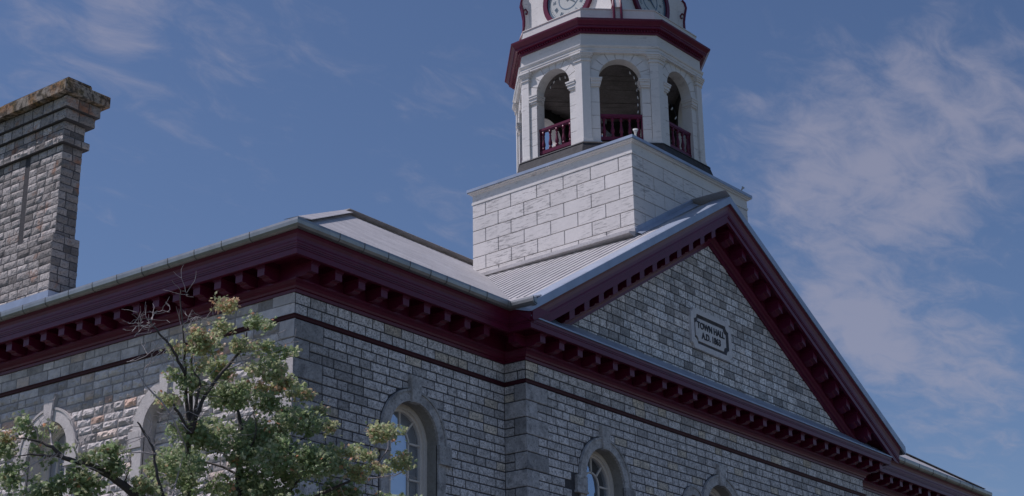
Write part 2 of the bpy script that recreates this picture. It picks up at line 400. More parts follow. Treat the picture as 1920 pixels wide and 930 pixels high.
# ---- walls
def T(x): return -.17+.582*(x-5.7) if x < 14.38 else 4.882-.535*(x-14.38)
def TOP(x): return 1.03+.582*(x-5.7) if x < 14.38 else 6.082-.512*(x-14.38)
def rows_to(z1):
    return z1
def sheet(P, u0, u1, z0, z1, ops, name, m, hi=None, low=True):
    mb = MB(); wall_sheet(mb, P, u0, u1, z0, z1, ops, 0, hi, None)
    return mb
def arch_ops(lst, mid=1.1): return [(c, ri+(ro-ri)*mid, sp) for c, ri, ro, sp in lst]
def opsi(lst): return [(c, ri+.004, sp) for c, ri, ro, sp in lst]
STR_T, STR_B = -.418, -.50
QH = .37
def quoin_zone_front(a, b, c, d, cx0, cx1, zt):    # alternate long and short quoins
    k = int((zt-(c+d)/2)/QH); L = .76 if k % 2 == 0 else .40
    return None
def front_wall(P, u0, u1, lst, q0, q1, name):
    mb = MB(); wall_sheet(mb, P, u0, u1, ZS, .0, opsi(lst)); mb.face([P(u0, GZ), P(u1, GZ), P(u1, ZS), P(u0, ZS)])
    w = part(mb, 'wall', 'mortar', label=None)
    bl = MB(); ops = arch_ops(lst)
    blocks(bl, P, u0, u1, STR_T, 0, .209, (.3, .62), .028, .012, (), None, front_col)
    z = STR_B; k = 0
    while z > ZS:
        L = .76 if k % 2 == 0 else .40
        a0, a1 = u0+(L if q0 else 0), u1-(L if q1 else 0)
        blocks(bl, P, a0, a1, max(z-QH, ZS), z, QH/2, (.27, .56), .028, .012, ops, None, front_col)
        z -= QH; k += 1
    o = bl.build('stonework', 'stone', w)
    return w
wf = front_wall(FRONT, 0, A, [WF], True, False, 'wall')
wp = front_wall(PAV, A, A+W, [WP1, WP2, WP3]+WPS, True, True, 'wall')
wr_ = front_wall(FRONT, A+W, XR, [], False, True, 'wall')
# short returns of the pavilion
for P in (RET, RRET):
    mb = MB(); mb.face([P(0, GZ), P(B, GZ), P(B, 0), P(0, 0)]) if P is RET else mb.face([P(-B, GZ), P(0, GZ), P(0, 0), P(-B, 0)])
    w = part(mb, 'wall', 'mortar'); bl = MB()
    if P is RET:
        blocks(bl, P, 0, B, STR_T, 0, .209, (.25, .5), .028, .012, (), None, front_col)
        z = STR_B; k = 0
        while z > ZS:
            blocks(bl, P, 0, B-.30, z-QH, z, QH/2, (.2, .3), .028, .012, (), None, front_col)
            z -= QH; k += 1
    bl.build('stonework', 'stone', w) if bl.v else None
# tympanum
mb = MB(); wall_sheet(mb, PAV, 6.9, 23.0, .5, 6, [], 0, lambda x: T(x)+.15); gw = part(mb, 'gable_wall', 'mortar', label='triangular stone gable wall inside the pediment')
bl = MB(); blocks(bl, PAV, 7.0, 22.9, .9, 4.95, .206, (.24, .54), .028, .012, (), lambda x: T(x)+.1, lambda x, z: tuple(v*1.08 for v in grey(.78, 1.25, .14)(x, z)))
bl.build('stonework', 'stone', gw)
# left wall, rock faced
mb = MB(); wall_sheet(mb, SIDE, -YB, 0, ZS, 0, opsi(WL)); mb.face([SIDE(-YB, GZ), SIDE(0, GZ), SIDE(0, ZS), SIDE(-YB, ZS)])
wl = part(mb, 'wall', 'mortarl')
bl = MB()
rockblocks(bl, SIDE, -11.5, -.95, STR_T, 0, (.17, .24), (.25, .62), .03, .022, (), left_col, .05, .018, 1)
opl = arch_ops(WL, .6)
z = STR_B; k = 0
while z > ZS:
    L = .38 if k % 2 == 0 else .80
    rockblocks(bl, SIDE, -11.5, -L, z-QH, z, (.17, .21), (.24, .72), .03, .03, opl, left_col, .036, .032, 2+k)
    z -= QH; k += 1
bl.build('stonework', 'rough', wl, smooth=False)
bl = MB(); blocks(bl, SIDE, -YB, -11.5, ZS, 0, .2, (.3, .6), .03, .02, opl, None, left_col); bl.build('stonework', 'rough', wl)
# back and right walls
mb = MB(); mb.face([(XR, 0, GZ), (XR, YB, GZ), (XR, YB, 0), (XR, 0, 0)]); mb.face([(0, YB, GZ), (XR, YB, GZ), (XR, YB, 0), (0, YB, 0)]); part(mb, 'wall', 'stone')

# quoins
def quoins(P, edge, sgn, first_long, m, z0=STR_B, Lh=.76, Ls=.40, proud=.028, dark=.3):
    mb = MB(); z = z0; k = 0
    while z > ZS:
        L = Lh if (k % 2 == 0) == first_long else Ls
        a, b = (edge, edge+L) if sgn > 0 else (edge-L, edge)
        a += .0 if sgn > 0 else .012; b -= .012 if sgn > 0 else 0
        c, d = z-QH+.010, z-.010; v = rnd.uniform(.85, 1.12)*(.72 if rnd.random() < dark else 1)
        if sgn > 0: a -= proud-.002
        else: b += proud-.002
        ba = [P(a, c, -.01), P(b, c, -.01), P(b, d, -.01), P(a, d, -.01)]; g = .012
        mi = [P(a, c, proud-g), P(b, c, proud-g), P(b, d, proud-g), P(a, d, proud-g)]
        tp = [P(a+g*(sgn < 0), c+g, proud), P(b-g*(sgn > 0), c+g, proud), P(b-g*(sgn > 0), d-g, proud), P(a+g*(sgn < 0), d-g, proud)]
        mb.prism(ba, mi, (v, v, v*1.02), (False, False)); mb.prism(mi, tp, (v, v, v*1.02), (False, True))
        z -= QH; k += 1
    return part(mb, 'quoins', m)
quoins(FRONT, 0, 1, True, 'dress', dark=.45)
quoins(SIDE, 0, -1, False, 'dressl', Lh=.80, Ls=.38, dark=.05)
quoins(PAV, A, 1, True, 'dress', dark=.35)
quoins(RET, B, -1, False, 'dress', Lh=.56, Ls=.30, dark=.4)
quoins(PAV, A+W, -1, True, 'dress', dark=.2)
mb = MB()           # two squared blocks on the side above the string course
for z0, z1, a, b, v in ((-.20, -.01, -.55, -.0, .95), (-.405, -.215, -.93, -.0, 1.25)):
    mb.box(SIDE, a, b, z0, z1, -.01, .03, (v, v*1.0, v*1.02))
part(mb, 'corner_block', 'dressl')

# ---- windows
def window(P, spec, depth, kind, kz, stone='dress'):
    c, ri, ro, sp = spec
    fr = MB(); zb = ZS
    fo = ri; fi = ri-.10
    ring(fr, P, c, sp, fi, fo, -depth, -depth+.10, 28); fr.box(P, c-fo, c-fi, zb, sp, -depth, -depth+.10); fr.box(P, c+fi, c+fo, zb, sp, -depth, -depth+.10)
    fr.box(P, c-fi, c+fi, zb, zb+.12, -depth, -depth+.08)
    ring(fr, P, c, sp, fi-.05, fi, -depth-.03, -depth+.05, 28); fr.box(P, c-fi, c-fi+.05, zb, sp, -depth-.03, -depth+.05); fr.box(P, c+fi-.05, c+fi, zb, sp, -depth-.03, -depth+.05)
    w = part(fr, 'window', 'frame')
    if kind != 'blank':
        mu = MB(); b0, b1 = -depth-.02, -depth+.02; rr = ri*.36; t = .018
        ring(mu, P, c, sp, rr-t, rr+t, b0, b1, 20)
        for s in (-1, 1): mu.box(P, c+s*rr-t, c+s*rr+t, zb+.1, sp, b0, b1)
        for ang in (0, 48, 90, 132, 180):
            t_ = R(ang); d = Vector((math.cos(t_), math.sin(t_))); n_ = Vector((-d.y, d.x))*t
            q = [(rr, 1), (fi-.04, 1), (fi-.04, -1), (rr, -1)]
            pts = [(c+d.x*a+n_.x*s, sp+d.y*a+n_.y*s) for a, s in q]
            mu.prism([P(x, z, b0) for x, z in pts], [P(x, z, b1) for x, z in pts])
        z = sp-.72
        while z > zb+.3:
            for s in (-1, 1): mu.box(P, min(c+s*rr, c+s*(fi-.04)), max(c+s*rr, c+s*(fi-.04)), z-t, z+t, b0, b1)
            mu.box(P, c-rr, c+rr, z-t, z+t, b0, b1) if (kind == 'dark') else None
            z -= .72
        mu.build('glazing_bars', 'frame', w)
        gl = MB(); pts = [(c+(fi-.03)*math.cos(math.pi*k/28), sp+(fi-.03)*math.sin(math.pi*k/28)) for k in range(29)]+[(c-fi+.03, zb+.1), (c+fi-.03, zb+.1)]
        gl.face([P(x, z, -depth-.005) for x, z in pts]); gl.build('pane', 'glassw' if kind == 'blind' else 'glassd', w)
        if kind == 'blind':
            g2 = MB(); g2.face([P(x, z, -depth-.07) for x, z in [(min(x, c+ri*.80), z) for x, z in pts]]); g2.build('blind', 'blind', w)
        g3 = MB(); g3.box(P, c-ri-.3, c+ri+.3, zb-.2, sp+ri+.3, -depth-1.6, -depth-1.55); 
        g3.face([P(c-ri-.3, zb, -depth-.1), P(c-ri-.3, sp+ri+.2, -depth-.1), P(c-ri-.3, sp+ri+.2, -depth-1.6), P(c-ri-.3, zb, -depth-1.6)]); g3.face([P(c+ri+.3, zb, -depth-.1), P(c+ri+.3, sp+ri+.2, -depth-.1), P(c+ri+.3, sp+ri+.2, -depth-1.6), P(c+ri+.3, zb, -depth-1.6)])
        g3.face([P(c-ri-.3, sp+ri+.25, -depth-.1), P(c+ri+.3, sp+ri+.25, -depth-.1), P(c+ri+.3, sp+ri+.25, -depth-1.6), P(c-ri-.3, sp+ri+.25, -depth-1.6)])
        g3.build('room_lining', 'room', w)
    # reveal
    rv = MB(); k = 28
    for j in range(k):
        t0, t1 = math.pi*j/k, math.pi*(j+1)/k
        rv.face([P(c+ri*math.cos(t), sp+ri*math.sin(t), n) for t, n in ((t0, 0), (t1, 0), (t1, -depth), (t0, -depth))])
    for s in (-1, 1): rv.face([P(c+s*ri, sp, 0), P(c+s*ri, sp, -depth), P(c+s*ri, zb, -depth), P(c+s*ri, zb, 0)])
    rv.face([P(c-ri, zb, 0), P(c+ri, zb, 0), P(c+ri, zb, -depth), P(c-ri, zb, -depth)])
    if kind == 'blank': rv.v, rv.f, rv.c = rv.v, rv.f, rv.c
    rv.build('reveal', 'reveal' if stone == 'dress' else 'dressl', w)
    su = MB(); v = rnd.uniform(.85, 1.05)
    ring(su, P, c, sp, ri, ro, -.02, .05, 30, c=(v, v, v)); ring(su, P, c, sp, ro-.05, ro, .05, .07, 30, c=(v*.9, v*.9, v*.9))
    for s in (-1, 1):
        e = [c+s*ri, c+s*(ro+.14)]; v2 = rnd.uniform(.6, 1)
        su.box(P, min(e), max(e), sp-.34, sp-.005, -.02, .075, (v2, v2, v2)); e = [c+s*ri, c+s*(ro-.02)]
        e2 = [c+s*ri, c+s*(ro+.17)]; su.box(P, min(e2), max(e2), sp-.39, sp-.34, -.02, .10, (v, v, v))
        su.box(P, min(e), max(e), zb, sp-.39, -.02, .045, (v, v, v))
    su.box(P, c-ro-.1, c+ro+.1, zb-.16, zb, -.02, .12)
    su.build('arch_surround', stone, w)
    ks = MB(); a = .10 if kz > .3 else .07; b = .19 if kz > .3 else .1
    if kz > .1:
        zt = kz if False else None
    kt, kb = sp+ro+.27, sp+ri-.04
    if kz:
        q = [(c-.115, kb), (c+.115, kb), (c+.18, kt), (c-.18, kt)]; q2 = [(c-.105, kb+.01), (c+.105, kb+.01), (c+.165, kt-.012), (c-.165, kt-.012)]
        ks.prism([P(x, z, -.02) for x, z in q], [P(x, z, .095) for x, z in q], (1, 1, 1)); ks.prism([P(x, z, .095) for x, z in q], [P(x, z, .11) for x, z in q2], (1, 1, 1))
        ks.build('keystone', stone, w)
    return w
window(FRONT, WF, .36, 'blind', 1)
window(PAV, WP1, .36, 'dark', 1); window(PAV, WP2, .36, 'dark', 1); window(PAV, WP3, .36, 'dark', 1)
for s in WPS: window(PAV, s, .3, 'blank', 0)
window(SIDE, WL[0], .42, 'blind', 1, 'dressl'); window(SIDE, WL[2], .42, 'blind', 1, 'dressl'); window(SIDE, WL[3], .42, 'blind', 1, 'dressl')
# blocked up window in the left wall
def blocked(P, spec, depth):
    c, ri, ro, sp = spec; mb = MB()
    pts = [(c+ri*math.cos(math.pi*k/24), sp+ri*math.sin(math.pi*k/24)) for k in range(25)]+[(c-ri, ZS), (c+ri, ZS)]
    mb.face([P(x, z, -depth) for x, z in pts]); w = part(mb, 'blocked_window', 'mortarl', label='arched window blocked up with rough stone')
    bl = MB(); P2 = lambda u, z, n=0: P(u, z, n-depth)
    rockblocks(bl, P2, c-ri, c+ri, ZS, sp+ri, (.2, .24), (.3, .6), .03, .03, (), left_col, .045, .045, 40); bl.build('stonework', 'rough', w)
    rv = MB()
    for j in range(28):
        t0, t1 = math.pi*j/28, math.pi*(j+1)/28
        rv.face([P(c+ri*math.cos(t), sp+ri*math.sin(t), n) for t, n in ((t0, 0), (t1, 0), (t1, -depth), (t0, -depth))])
    for s in (-1, 1): rv.face([P(c+s*ri, sp, 0), P(c+s*ri, sp, -depth), P(c+s*ri, ZS, -depth), P(c+s*ri, ZS, 0)])
    rv.build('reveal', 'dressl', w)
    su = MB(); ring(su, P, c, sp, ri, ro, -.02, .05, 30)
    for s in (-1, 1):
        e = [c+s*ri, c+s*(ro+.1)]; su.box(P, min(e), max(e), sp-.34, sp-.005, -.02, .07, (.95, .95, .95)); e = [c+s*ri, c+s*(ro-.02)]; su.box(P, min(e), max(e), ZS, sp-.34, -.02, .045)
    su.build('arch_surround', 'dressl', w)
    ks = MB(); kt, kb = sp+ro+.27, sp+ri-.04; q = [(c-.10, kb), (c+.10, kb), (c+.16, kt), (c-.16, kt)]
    ks.prism([P(x, z, -.02) for x, z in q], [P(x, z, .11) for x, z in q]); ks.build('keystone', 'dressl', w)
blocked(SIDE, WL[1], .28)

# ---- string course
PATH = [(0, YB), (0, 0), (A, 0), (A, -B), (A+W, -B), (A+W, 0), (XR, 0), (XR, YB)]
mb = MB(); sweep(mb, PATH, [(-.01, -.418), (.05, -.418), (.06, -.43), (.045, -.455), (.035, -.49), (.025, -.50), (-.01, -.50)]); part(mb, 'string_course', 'plum')

# ---- cornice
mb = MB()
BED = [(-.01, -.002), (.035, -.002), (.04, .055), (.075, .065), (.085, .105), (.12, .15), (.165, .175), (.19, .185), (.19, .215), (.13, .222), (.13, .57)]
SOF = [(.128, .556), (.555, .556), (.56, .448), (.625, .448), (.638, .452), (.638, .558), (.652, .562), (.652, .590), (.62, .592), (0, .592)]
sweep(mb, PATH, BED); sweep(mb, PATH, SOF)
CROWN = [(.60, .594), (.66, .596), (.662, .625), (.672, .632), (.674, .665), (.664, .70), (.668, .76), (.685, .82), (.715, .86), (.74, .872), (.74, .90), (.60, .90), (.0, .90)]
EP = -B-.72
sweep(mb, [(0, YB), (0, 0), (A, 0), (A, EP)], CROWN); sweep(mb, [(A+W, EP+.4), (A+W, 0), (XR, 0), (XR, YB)], CROWN)
cor = part(mb, 'cornice', 'maroon')
# thin cap and sloping lead shelf over the pavilion cornice
mb = MB(); sweep(mb, [(A, -B+.02), (A, -B), (A+W, -B), (A+W, -B+.02)], [(.60, .594), (.66, .596), (.665, .66), (.60, .665)]); mb.build('cornice_cap', 'maroon', cor)
mb = MB()
mb.box(PAV, A-.68, A+W+.68, .668, .70, .60, .69)
mb.prism([PAV(A-.66, .69, .68), PAV(A-.66, 1.2, 0), PAV(A-.66, 1.1, -.02), PAV(A-.66, .62, .60)], [PAV(A+W+.66, .69, .68), PAV(A+W+.66, 1.2, 0), PAV(A+W+.66, 1.1, -.02), PAV(A+W+.66, .62, .60)])
part(mb, 'flashing', 'flash', label='blue grey flashing on the ledge of the pediment')
MOD = [(.125, .553), (.53, .553), (.53, .262), (.42, .262), (.40, .235), (.34, .222), (.27, .218), (.18, .225), (.125, .23)]
def modillion(P, u, w=.092, parent=None):
    mb = MB(); 
    mb.prism([P(u-w, z, n) for n, z in MOD], [P(u+w, z, n) for n, z in MOD])
    mb.box(P, u-w-.026, u+w+.026, .424, .4465, .125, .5575); mb.box(P, u-w-.012, u+w+.012, .408, .424, .125, .542)
    return mb.build('modillion', 'maroon', parent or cor)
for k in range(9): modillion(FRONT, -.05+.638*k)
modillion(RET, .62)
for k in range(-1, 24):
    modillion(PAV, 6.93+.686*k)
for k in range(18): modillion(SIDE, -(.38+.581*k))
for k in range(13): modillion(FRONT, 23.95+.686*k) if 23.95+.686*k < XR+.2 else None
# ---- raking cornices of the pediment
def shelf(o): return .60+max(0, (.68-o))*.70
def RK(u, h, n=0): 
    t = T(u); z = t+(TOP(u)-t)*h/1.2
    return Vector((u, -B-n, max(z, shelf(n)-.03)))
def rake(mb, prof, x0, x1, c=(1, 1, 1)):
    n = int((x1-x0)/.15)
    xs = [x0+(x1-x0)*k/n for k in range(n+1)]
    for a, b in zip(xs[:-1], xs[1:]):
        for k in range(len(prof)-1):
            q = [RK(a, prof[k][1], prof[k][0]), RK(b, prof[k][1], prof[k][0]), RK(b, prof[k+1][1], prof[k+1][0]), RK(a, prof[k+1][1], prof[k+1][0])]
            mb.face(q, c)
    for x in (x0, x1): mb.face([RK(x, h, o) for o, h in prof], c)
RBED = [(-.01, 0), (.05, 0), (.055, .07), (.10, .085), (.12, .13), (.17, .17), (.19, .20), (.19, .235), (.13, .24), (.13, .64)]
RSOF = [(.128, .63), (.555, .63), (.56, .505), (.625, .50), (.638, .505), (.638, .64), (.655, .645), (.655, .68), (.668, .685), (.668, .72), (.66, .76), (.668, .84), (.69, .93), (.72, .985), (.73, 1.0), (.0, 1.0)]
mb = MB()
for x0, x1 in ((5.62, 14.38), (14.38, 23.75)): rake(mb, RBED, x0, x1); rake(mb, RSOF, x0, x1)
rk = part(mb, 'raking_cornice', 'maroon', label='sloping maroon cornice framing the pediment')
mb = MB()
for x0, x1 in ((5.56, 14.38), (14.38, 24.05)): rake(mb, [(.70, 1.005), (.755, 1.005), (.755, 1.20), (.70, 1.215), (.2, 1.215), (.2, 1.01)], x0, x1)
part(mb, 'verge_flashing', 'flash', label='blue grey metal edge along the top of the pediment')
def rmod(u, s):
    P = lambda uu, z, n=0: RK(uu, z*1.16-.02, n)
    mb = MB(); w = .10
    mb.prism([P(u-w, z, n) for n, z in MOD], [P(u+w, z, n) for n, z in MOD])
    mb.box(P, u-w-.02, u+w+.02, .42, .446, .125, .555)
    return mb.build('modillion', 'maroon', rk)
for k in range(12): rmod(7.35+.585*k, 1)
for k in range(13): rmod(14.72+.615*k, 1)
# ---- gutters
GUT = [(.70, .87), (.755, .87), (.805, .89), (.834, .935), (.842, 1.0), (.838, 1.045), (.818, 1.05), (.81, 1.02), (.80, .96), (.77, .925), (.70, .91)]
GP = [(0, YB), (0, 0), (A, 0), (A, -B-.86)]
mb = MB(); sweep(mb, GP, GUT)
mb.face([(A-.836, -B-.86, 1.03), (A-.70, -B-.86, 1.03), (A-.70, -B-.86, .885), (A-.80, -B-.86, .90)])
gt = part(mb, 'gutter', 'metal')
mb = MB(); sweep(mb, [(A+W, -.2), (A+W, 0), (XR, 0), (XR, YB)], GUT); gt2 = part(mb, 'gutter', 'metal')
mb = MB()
def seam(p0, p1, par):
    mb = MB(); sweep(mb, [p0, p1], [(o+(.006 if o > .7 else 0), z-(.006 if z < .95 else 0)) for o, z in GUT])
    mb.build('gutter_seam', 'seam', par)
for k in range(9): x = .35+.62*k+rnd.uniform(-.1, .1); (seam((x, 0), (x+.014, 0), gt) if x < A-.9 else None)
for k in range(20): y = .4+.75*k; seam((0, y+.014), (0, y), gt)
for k in range(8): x = 24.0+1.05*k; (seam((x, 0), (x+.018, 0), gt2) if x < XR else None)
# ---- roofs
MF, RX, RY = .632, 8.6, 7.0
EZ = 1.10
RZ = EZ+MF*(RY+.68); ML = (RZ-EZ)/(RX+.68); RXR = XR-RX
mb = MB()
def corr(t, per=.2, amp=.014): return amp*math.sin(2*math.pi*t/per)
n = 0; x = -.68; st = .05
while x < XR+.68-st:
    x2 = x+st
    def ytop(q):
        if q < RX: return -.68+(q+.68)*(RY+.68)/(RX+.68)
        if q > RXR: return -.68+(XR+.68-q)*(RY+.68)/(RX+.68)
        return RY
    ya, yb = ytop(x), ytop(x2)
    mb.face([(x, -.68, EZ+corr(x)), (x2, -.68, EZ+corr(x2)), (x2, yb, EZ+MF*(yb+.68)+corr(x2)), (x, ya, EZ+MF*(ya+.68)+corr(x))])
    x = x2
y = -.68
while y < YB-RY*0+.6:
    y2 = y+st
    def xt(q):
        v = -.68+(q+.68)*(RX+.68)/(RY+.68); v2 = -.68+(YB+.68-q)*(RX+.68)/(RY+.68); return max(-.68, min(RX, v, v2))
    xa, xb = xt(y), xt(y2)
    mb.face([(-.68, y, EZ+corr(y)), (-.68, y2, EZ+corr(y2)), (xb, y2, EZ+ML*(xb+.68)+corr(y2)), (xa, y, EZ+ML*(xa+.68)+corr(y))])
    y = y2
mb.face([(XR+.68, -.68, EZ), (XR+.68, YB+.68, EZ), (RXR, YB-RY, RZ), (RXR, RY, RZ)])
mb.face([(-.68, YB+.68, EZ), (XR+.68, YB+.68, EZ), (RXR, YB-RY, RZ), (RX, YB-RY, RZ)])
mb.face([(RX, RY, RZ), (RXR, RY, RZ), (RXR, YB-RY, RZ), (RX, YB-RY, RZ)])
rf = part(mb, 'roof', 'roof', label='low hipped roof of pale corrugated metal')
mb = MB()       # eave boards above the gutters
sweep(mb, [(0, YB), (0, 0), (A-.7, 0)], [(.62, 1.03), (.70, 1.03), (.70, EZ+.005), (.62, EZ+.03)])
sweep(mb, [(A+W+.7, 0), (XR, 0), (XR, YB)], [(.62, 1.03), (.70, 1.03), (.70, EZ+.005), (.62, EZ+.03)])
mb.build('eave_board', 'metal', rf)
mb = MB()
def cap(a, b, wv, h=.045):
    a, b, wv = Vector(a), Vector(b), Vector(wv); z = Vector((0, 0, 1))
    for s in (-1, 1): mb.prism([a+z*h, a+wv*s-z*.02, a+wv*s-z*.03, a], [b+z*h, b+wv*s-z*.02, b+wv*s-z*.03, b])
cap((-.60, -.60, EZ+.04), (RX, RY, RZ+.03), (.16, -.19, .0)); cap((RX, RY, RZ+.03), (RXR, RY, RZ+.03), (0, .22, -.05)); cap((XR+.6, -.6, EZ+.04), (RXR, RY, RZ+.03), (.16, .19, 0))
mb.build('ridge_cap', 'roof', rf)
mb = MB(); y = -B-.66; k = 0          # pavilion roof with raised ribs
while y < 11:
    for (dy, hh, dy2, hh2) in ((0, 0, .248, 0), (.248, 0, .252, .022), (.252, .022, .276, .022), (.276, .022, .28, 0)):
        ya, yb = y+dy, y+dy2
        for x0, x1 in ((A-.78, 14.38), (14.38, A+W+1.2)):
            mb.face([(x0, ya, TOP(x0)+hh-.02), (x0, yb, TOP(x0)+hh2-.02), (x1, yb, TOP(x1)+hh2-.02), (x1, ya, TOP(x1)+hh-.02)])
    y += .28
prf = part(mb, 'roof', 'roof', label='ribbed metal roof behind the pediment')
mb = MB()
cap((14.38, -B-.75, 6.10), (14.38, 11, 6.10), (.22, 0, -.12), .02)
mb.build('ridge_cap', 'roof', prf)
mb = MB()       # valley end sheets near the gutter corner
mb.prism([(A-.80, -.70, 1.05), (A-.80, -B-.72, 1.05), (A-.35, -B-.72, TOP(A-.35)+.02), (A-.1, -.2, TOP(A-.1)+.06)], [(A-.80, -.70, 1.06), (A-.80, -B-.72, 1.06), (A-.35, -B-.72, TOP(A-.35)+.035), (A-.1, -.2, TOP(A-.1)+.075)])
mb.build('valley_sheet', 'roof', prf)

# ---- chimney
chm = None
cm = MB(); SEC = [(.04, .78, 7.56, 10.5, .9, 3.03), (.13, .69, 7.62, 10.45, 3.03, 5.2), (.04, .80, 7.52, 10.5, 5.2, 5.37), (.10, .70, 7.60, 10.45, 5.37, 5.75),
       (.02, .85, 7.46, 10.55, 5.75, 6.0), (-.05, .92, 7.38, 10.6, 6.0, 6.27)]
for x0, x1, y0, y1, z0, z1 in SEC: cm.box(lambda u, z, n=0: Vector((u, n, z)), x0+.02, x1-.02, z0, z1, y0+.02, y1)
ch = part(cm, 'chimney', 'mortar', label='tall stone chimney rising from the left eave')
bl = MB()
for i, (x0, x1, y0, y1, z0, z1) in enumerate(SEC):
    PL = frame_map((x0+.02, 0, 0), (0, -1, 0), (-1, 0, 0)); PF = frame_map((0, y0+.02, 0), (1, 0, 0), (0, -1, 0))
    rh = (.17, .2) if i < 2 else ((.19, .2) if i == 3 else (z1-z0+.01, z1-z0+.02))
    slot = (lambda a, b, c, d: False)
    am = .012 if i < 2 else .04
    if i == 1:
        rockblocks(bl, PL, -8.80, -y0, z0, z1, rh, (.22, .44), .022, .018, (), chim_col, .04, am, 50+i); rockblocks(bl, PL, -y1, -8.96, z0, z1, rh, (.22, .44), .022, .018, (), chim_col, .04, am, 60+i)
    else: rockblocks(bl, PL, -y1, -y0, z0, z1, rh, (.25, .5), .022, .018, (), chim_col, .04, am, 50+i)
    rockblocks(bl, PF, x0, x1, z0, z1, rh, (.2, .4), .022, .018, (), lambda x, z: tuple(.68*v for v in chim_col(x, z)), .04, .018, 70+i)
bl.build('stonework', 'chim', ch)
bl = MB()
def slab(x0, x1, y0, y1, z0, z1, n, seed):
    Lx = (y1-y0)/n
    for k in range(n):
        v = rnd.uniform(.7, 1.15); a, b = y0+k*Lx+.005, y0+(k+1)*Lx-.005
        g = .015
        r0 = [(x0, a), (x1, a), (x1, b), (x0, b)]; r1 = [(x0+g, a+g), (x1-g, a+g), (x1-g, b-g), (x0+g, b-g)]
        bl.prism([(x, y, z0) for x, y in r0], [(x, y, z1-g) for x, y in r0], (v, v, v), (True, False)); bl.prism([(x, y, z1-g) for x, y in r0], [(x, y, z1) for x, y in r1], (v, v, v), (False, True))
slab(-.22, 1.04, 7.24, 10.8, 6.28, 6.55, 5, 1); slab(.06, .74, 7.56, 10.6, 6.55, 6.80, 7, 2)
bl.build('cap_slab', 'lichen', ch)
fl = MB(); fl.box(lambda u, z, n=0: Vector((u, n, z)), .70, .74, 6.80, 6.83, 7.6, 8.1); fl.box(lambda u, z, n=0: Vector((u, n, z)), .10, .74, 6.80, 6.83, 7.6, 10); fl.build('flue_lid', 'black', ch)
fl = MB(); fl.box(lambda u, z, n=0: Vector((u, n, z)), -.01, .86, .95, 1.66, 7.48, 10.56)
fl.prism([(.78, 7.46, 1.30), (.95, 7.30, 1.45), (.95, 7.30, 1.42), (.78, 7.46, 1.27)], [(.78, 10.5, 1.30), (.95, 10.5, 1.45), (.95, 10.5, 1.42), (.78, 10.5, 1.27)]); fl.build('flashing', 'flash', ch)

# ---- plaque with inscription
def octp(cx, cz, w, h, k, n, P):
    pts = []
    for sx, sz in ((1, -1), (1, 1), (-1, 1), (-1, -1)):
        c_ = Vector((cx+sx*w/2, cz+sz*h/2)); 
        a = (c_+Vector((0, -sz*k))) ; b = (c_+Vector((-sx*k, 0)))
        seq = []
        for j in range(5):      # scooped corner
            t = j/4*math.pi/2; seq.append(c_+Vector((-sx*k*math.sin(t), -sz*k*math.cos(t))))
        if sx*sz > 0: pts += seq
        else: pts += list(reversed(seq))
    return [P(q.x, q.y, n) for q in pts]
PCX, PCZ, PW_, PH_ = 14.2, 2.40, 2.0, 1.06
mb = MB(); mb.prism(octp(PCX, PCZ, PW_, PH_, .13, -.02, PAV), octp(PCX, PCZ, PW_, PH_, .13, .07, PAV), caps=(False, False))
o1, i1 = octp(PCX, PCZ, PW_, PH_, .13, .07, PAV), octp(PCX, PCZ, PW_-.30, PH_-.28, .14, .07, PAV)
n_ = len(o1)
for k in range(n_): mb.face([o1[k], o1[(k+1) % n_], i1[(k+1) % n_], i1[k]])
i1b = octp(PCX, PCZ, PW_-.50, PH_-.46, .13, .045, PAV); mb.face(i1b)
i2, i3 = octp(PCX, PCZ, PW_-.50, PH_-.46, .13, .02, PAV), octp(PCX, PCZ, PW_-.50, PH_-.46, .13, .045, PAV)
mb.prism(i2, i3, caps=(False, False))
pq = part(mb, 'plaque', 'plaque', label='carved stone plaque reading TOWN HALL A.D. 1863')
mb = MB(); g1 = octp(PCX, PCZ, PW_-.30, PH_-.28, .14, .07, PAV); g2 = octp(PCX, PCZ, PW_-.40, PH_-.38, .135, .02, PAV); g3 = octp(PCX, PCZ, PW_-.50, PH_-.46, .13, .02, PAV)
for k in range(n_): mb.face([g1[k], g1[(k+1) % n_], g2[(k+1) % n_], g2[k]]); mb.face([g2[k], g2[(k+1) % n_], g3[(k+1) % n_], g3[k]])
mb.build('moulding', 'plaqued', pq)
def on_wall(P, u, z, n, sc=1):
    o = P(u, z, n); U = (P(u+1, z, n)-o); Nn = (P(u, z, n+1)-o); Z = Vector((0, 0, 1))
    return Matrix(((U.x, Z.x, Nn.x, o.x), (U.y, Z.y, Nn.y, o.y), (U.z, Z.z, Nn.z, o.z), (0, 0, 0, 1)))
text_mesh('lettering', 'TOWN HALL', .24, 'letter', pq, on_wall(PAV, PCX, PCZ+.12, .05), .008, .95, .006)
text_mesh('lettering', 'A.D. 1863', .24, 'letter', pq, on_wall(PAV, PCX, PCZ-.13, .05), .008, .95, .006)

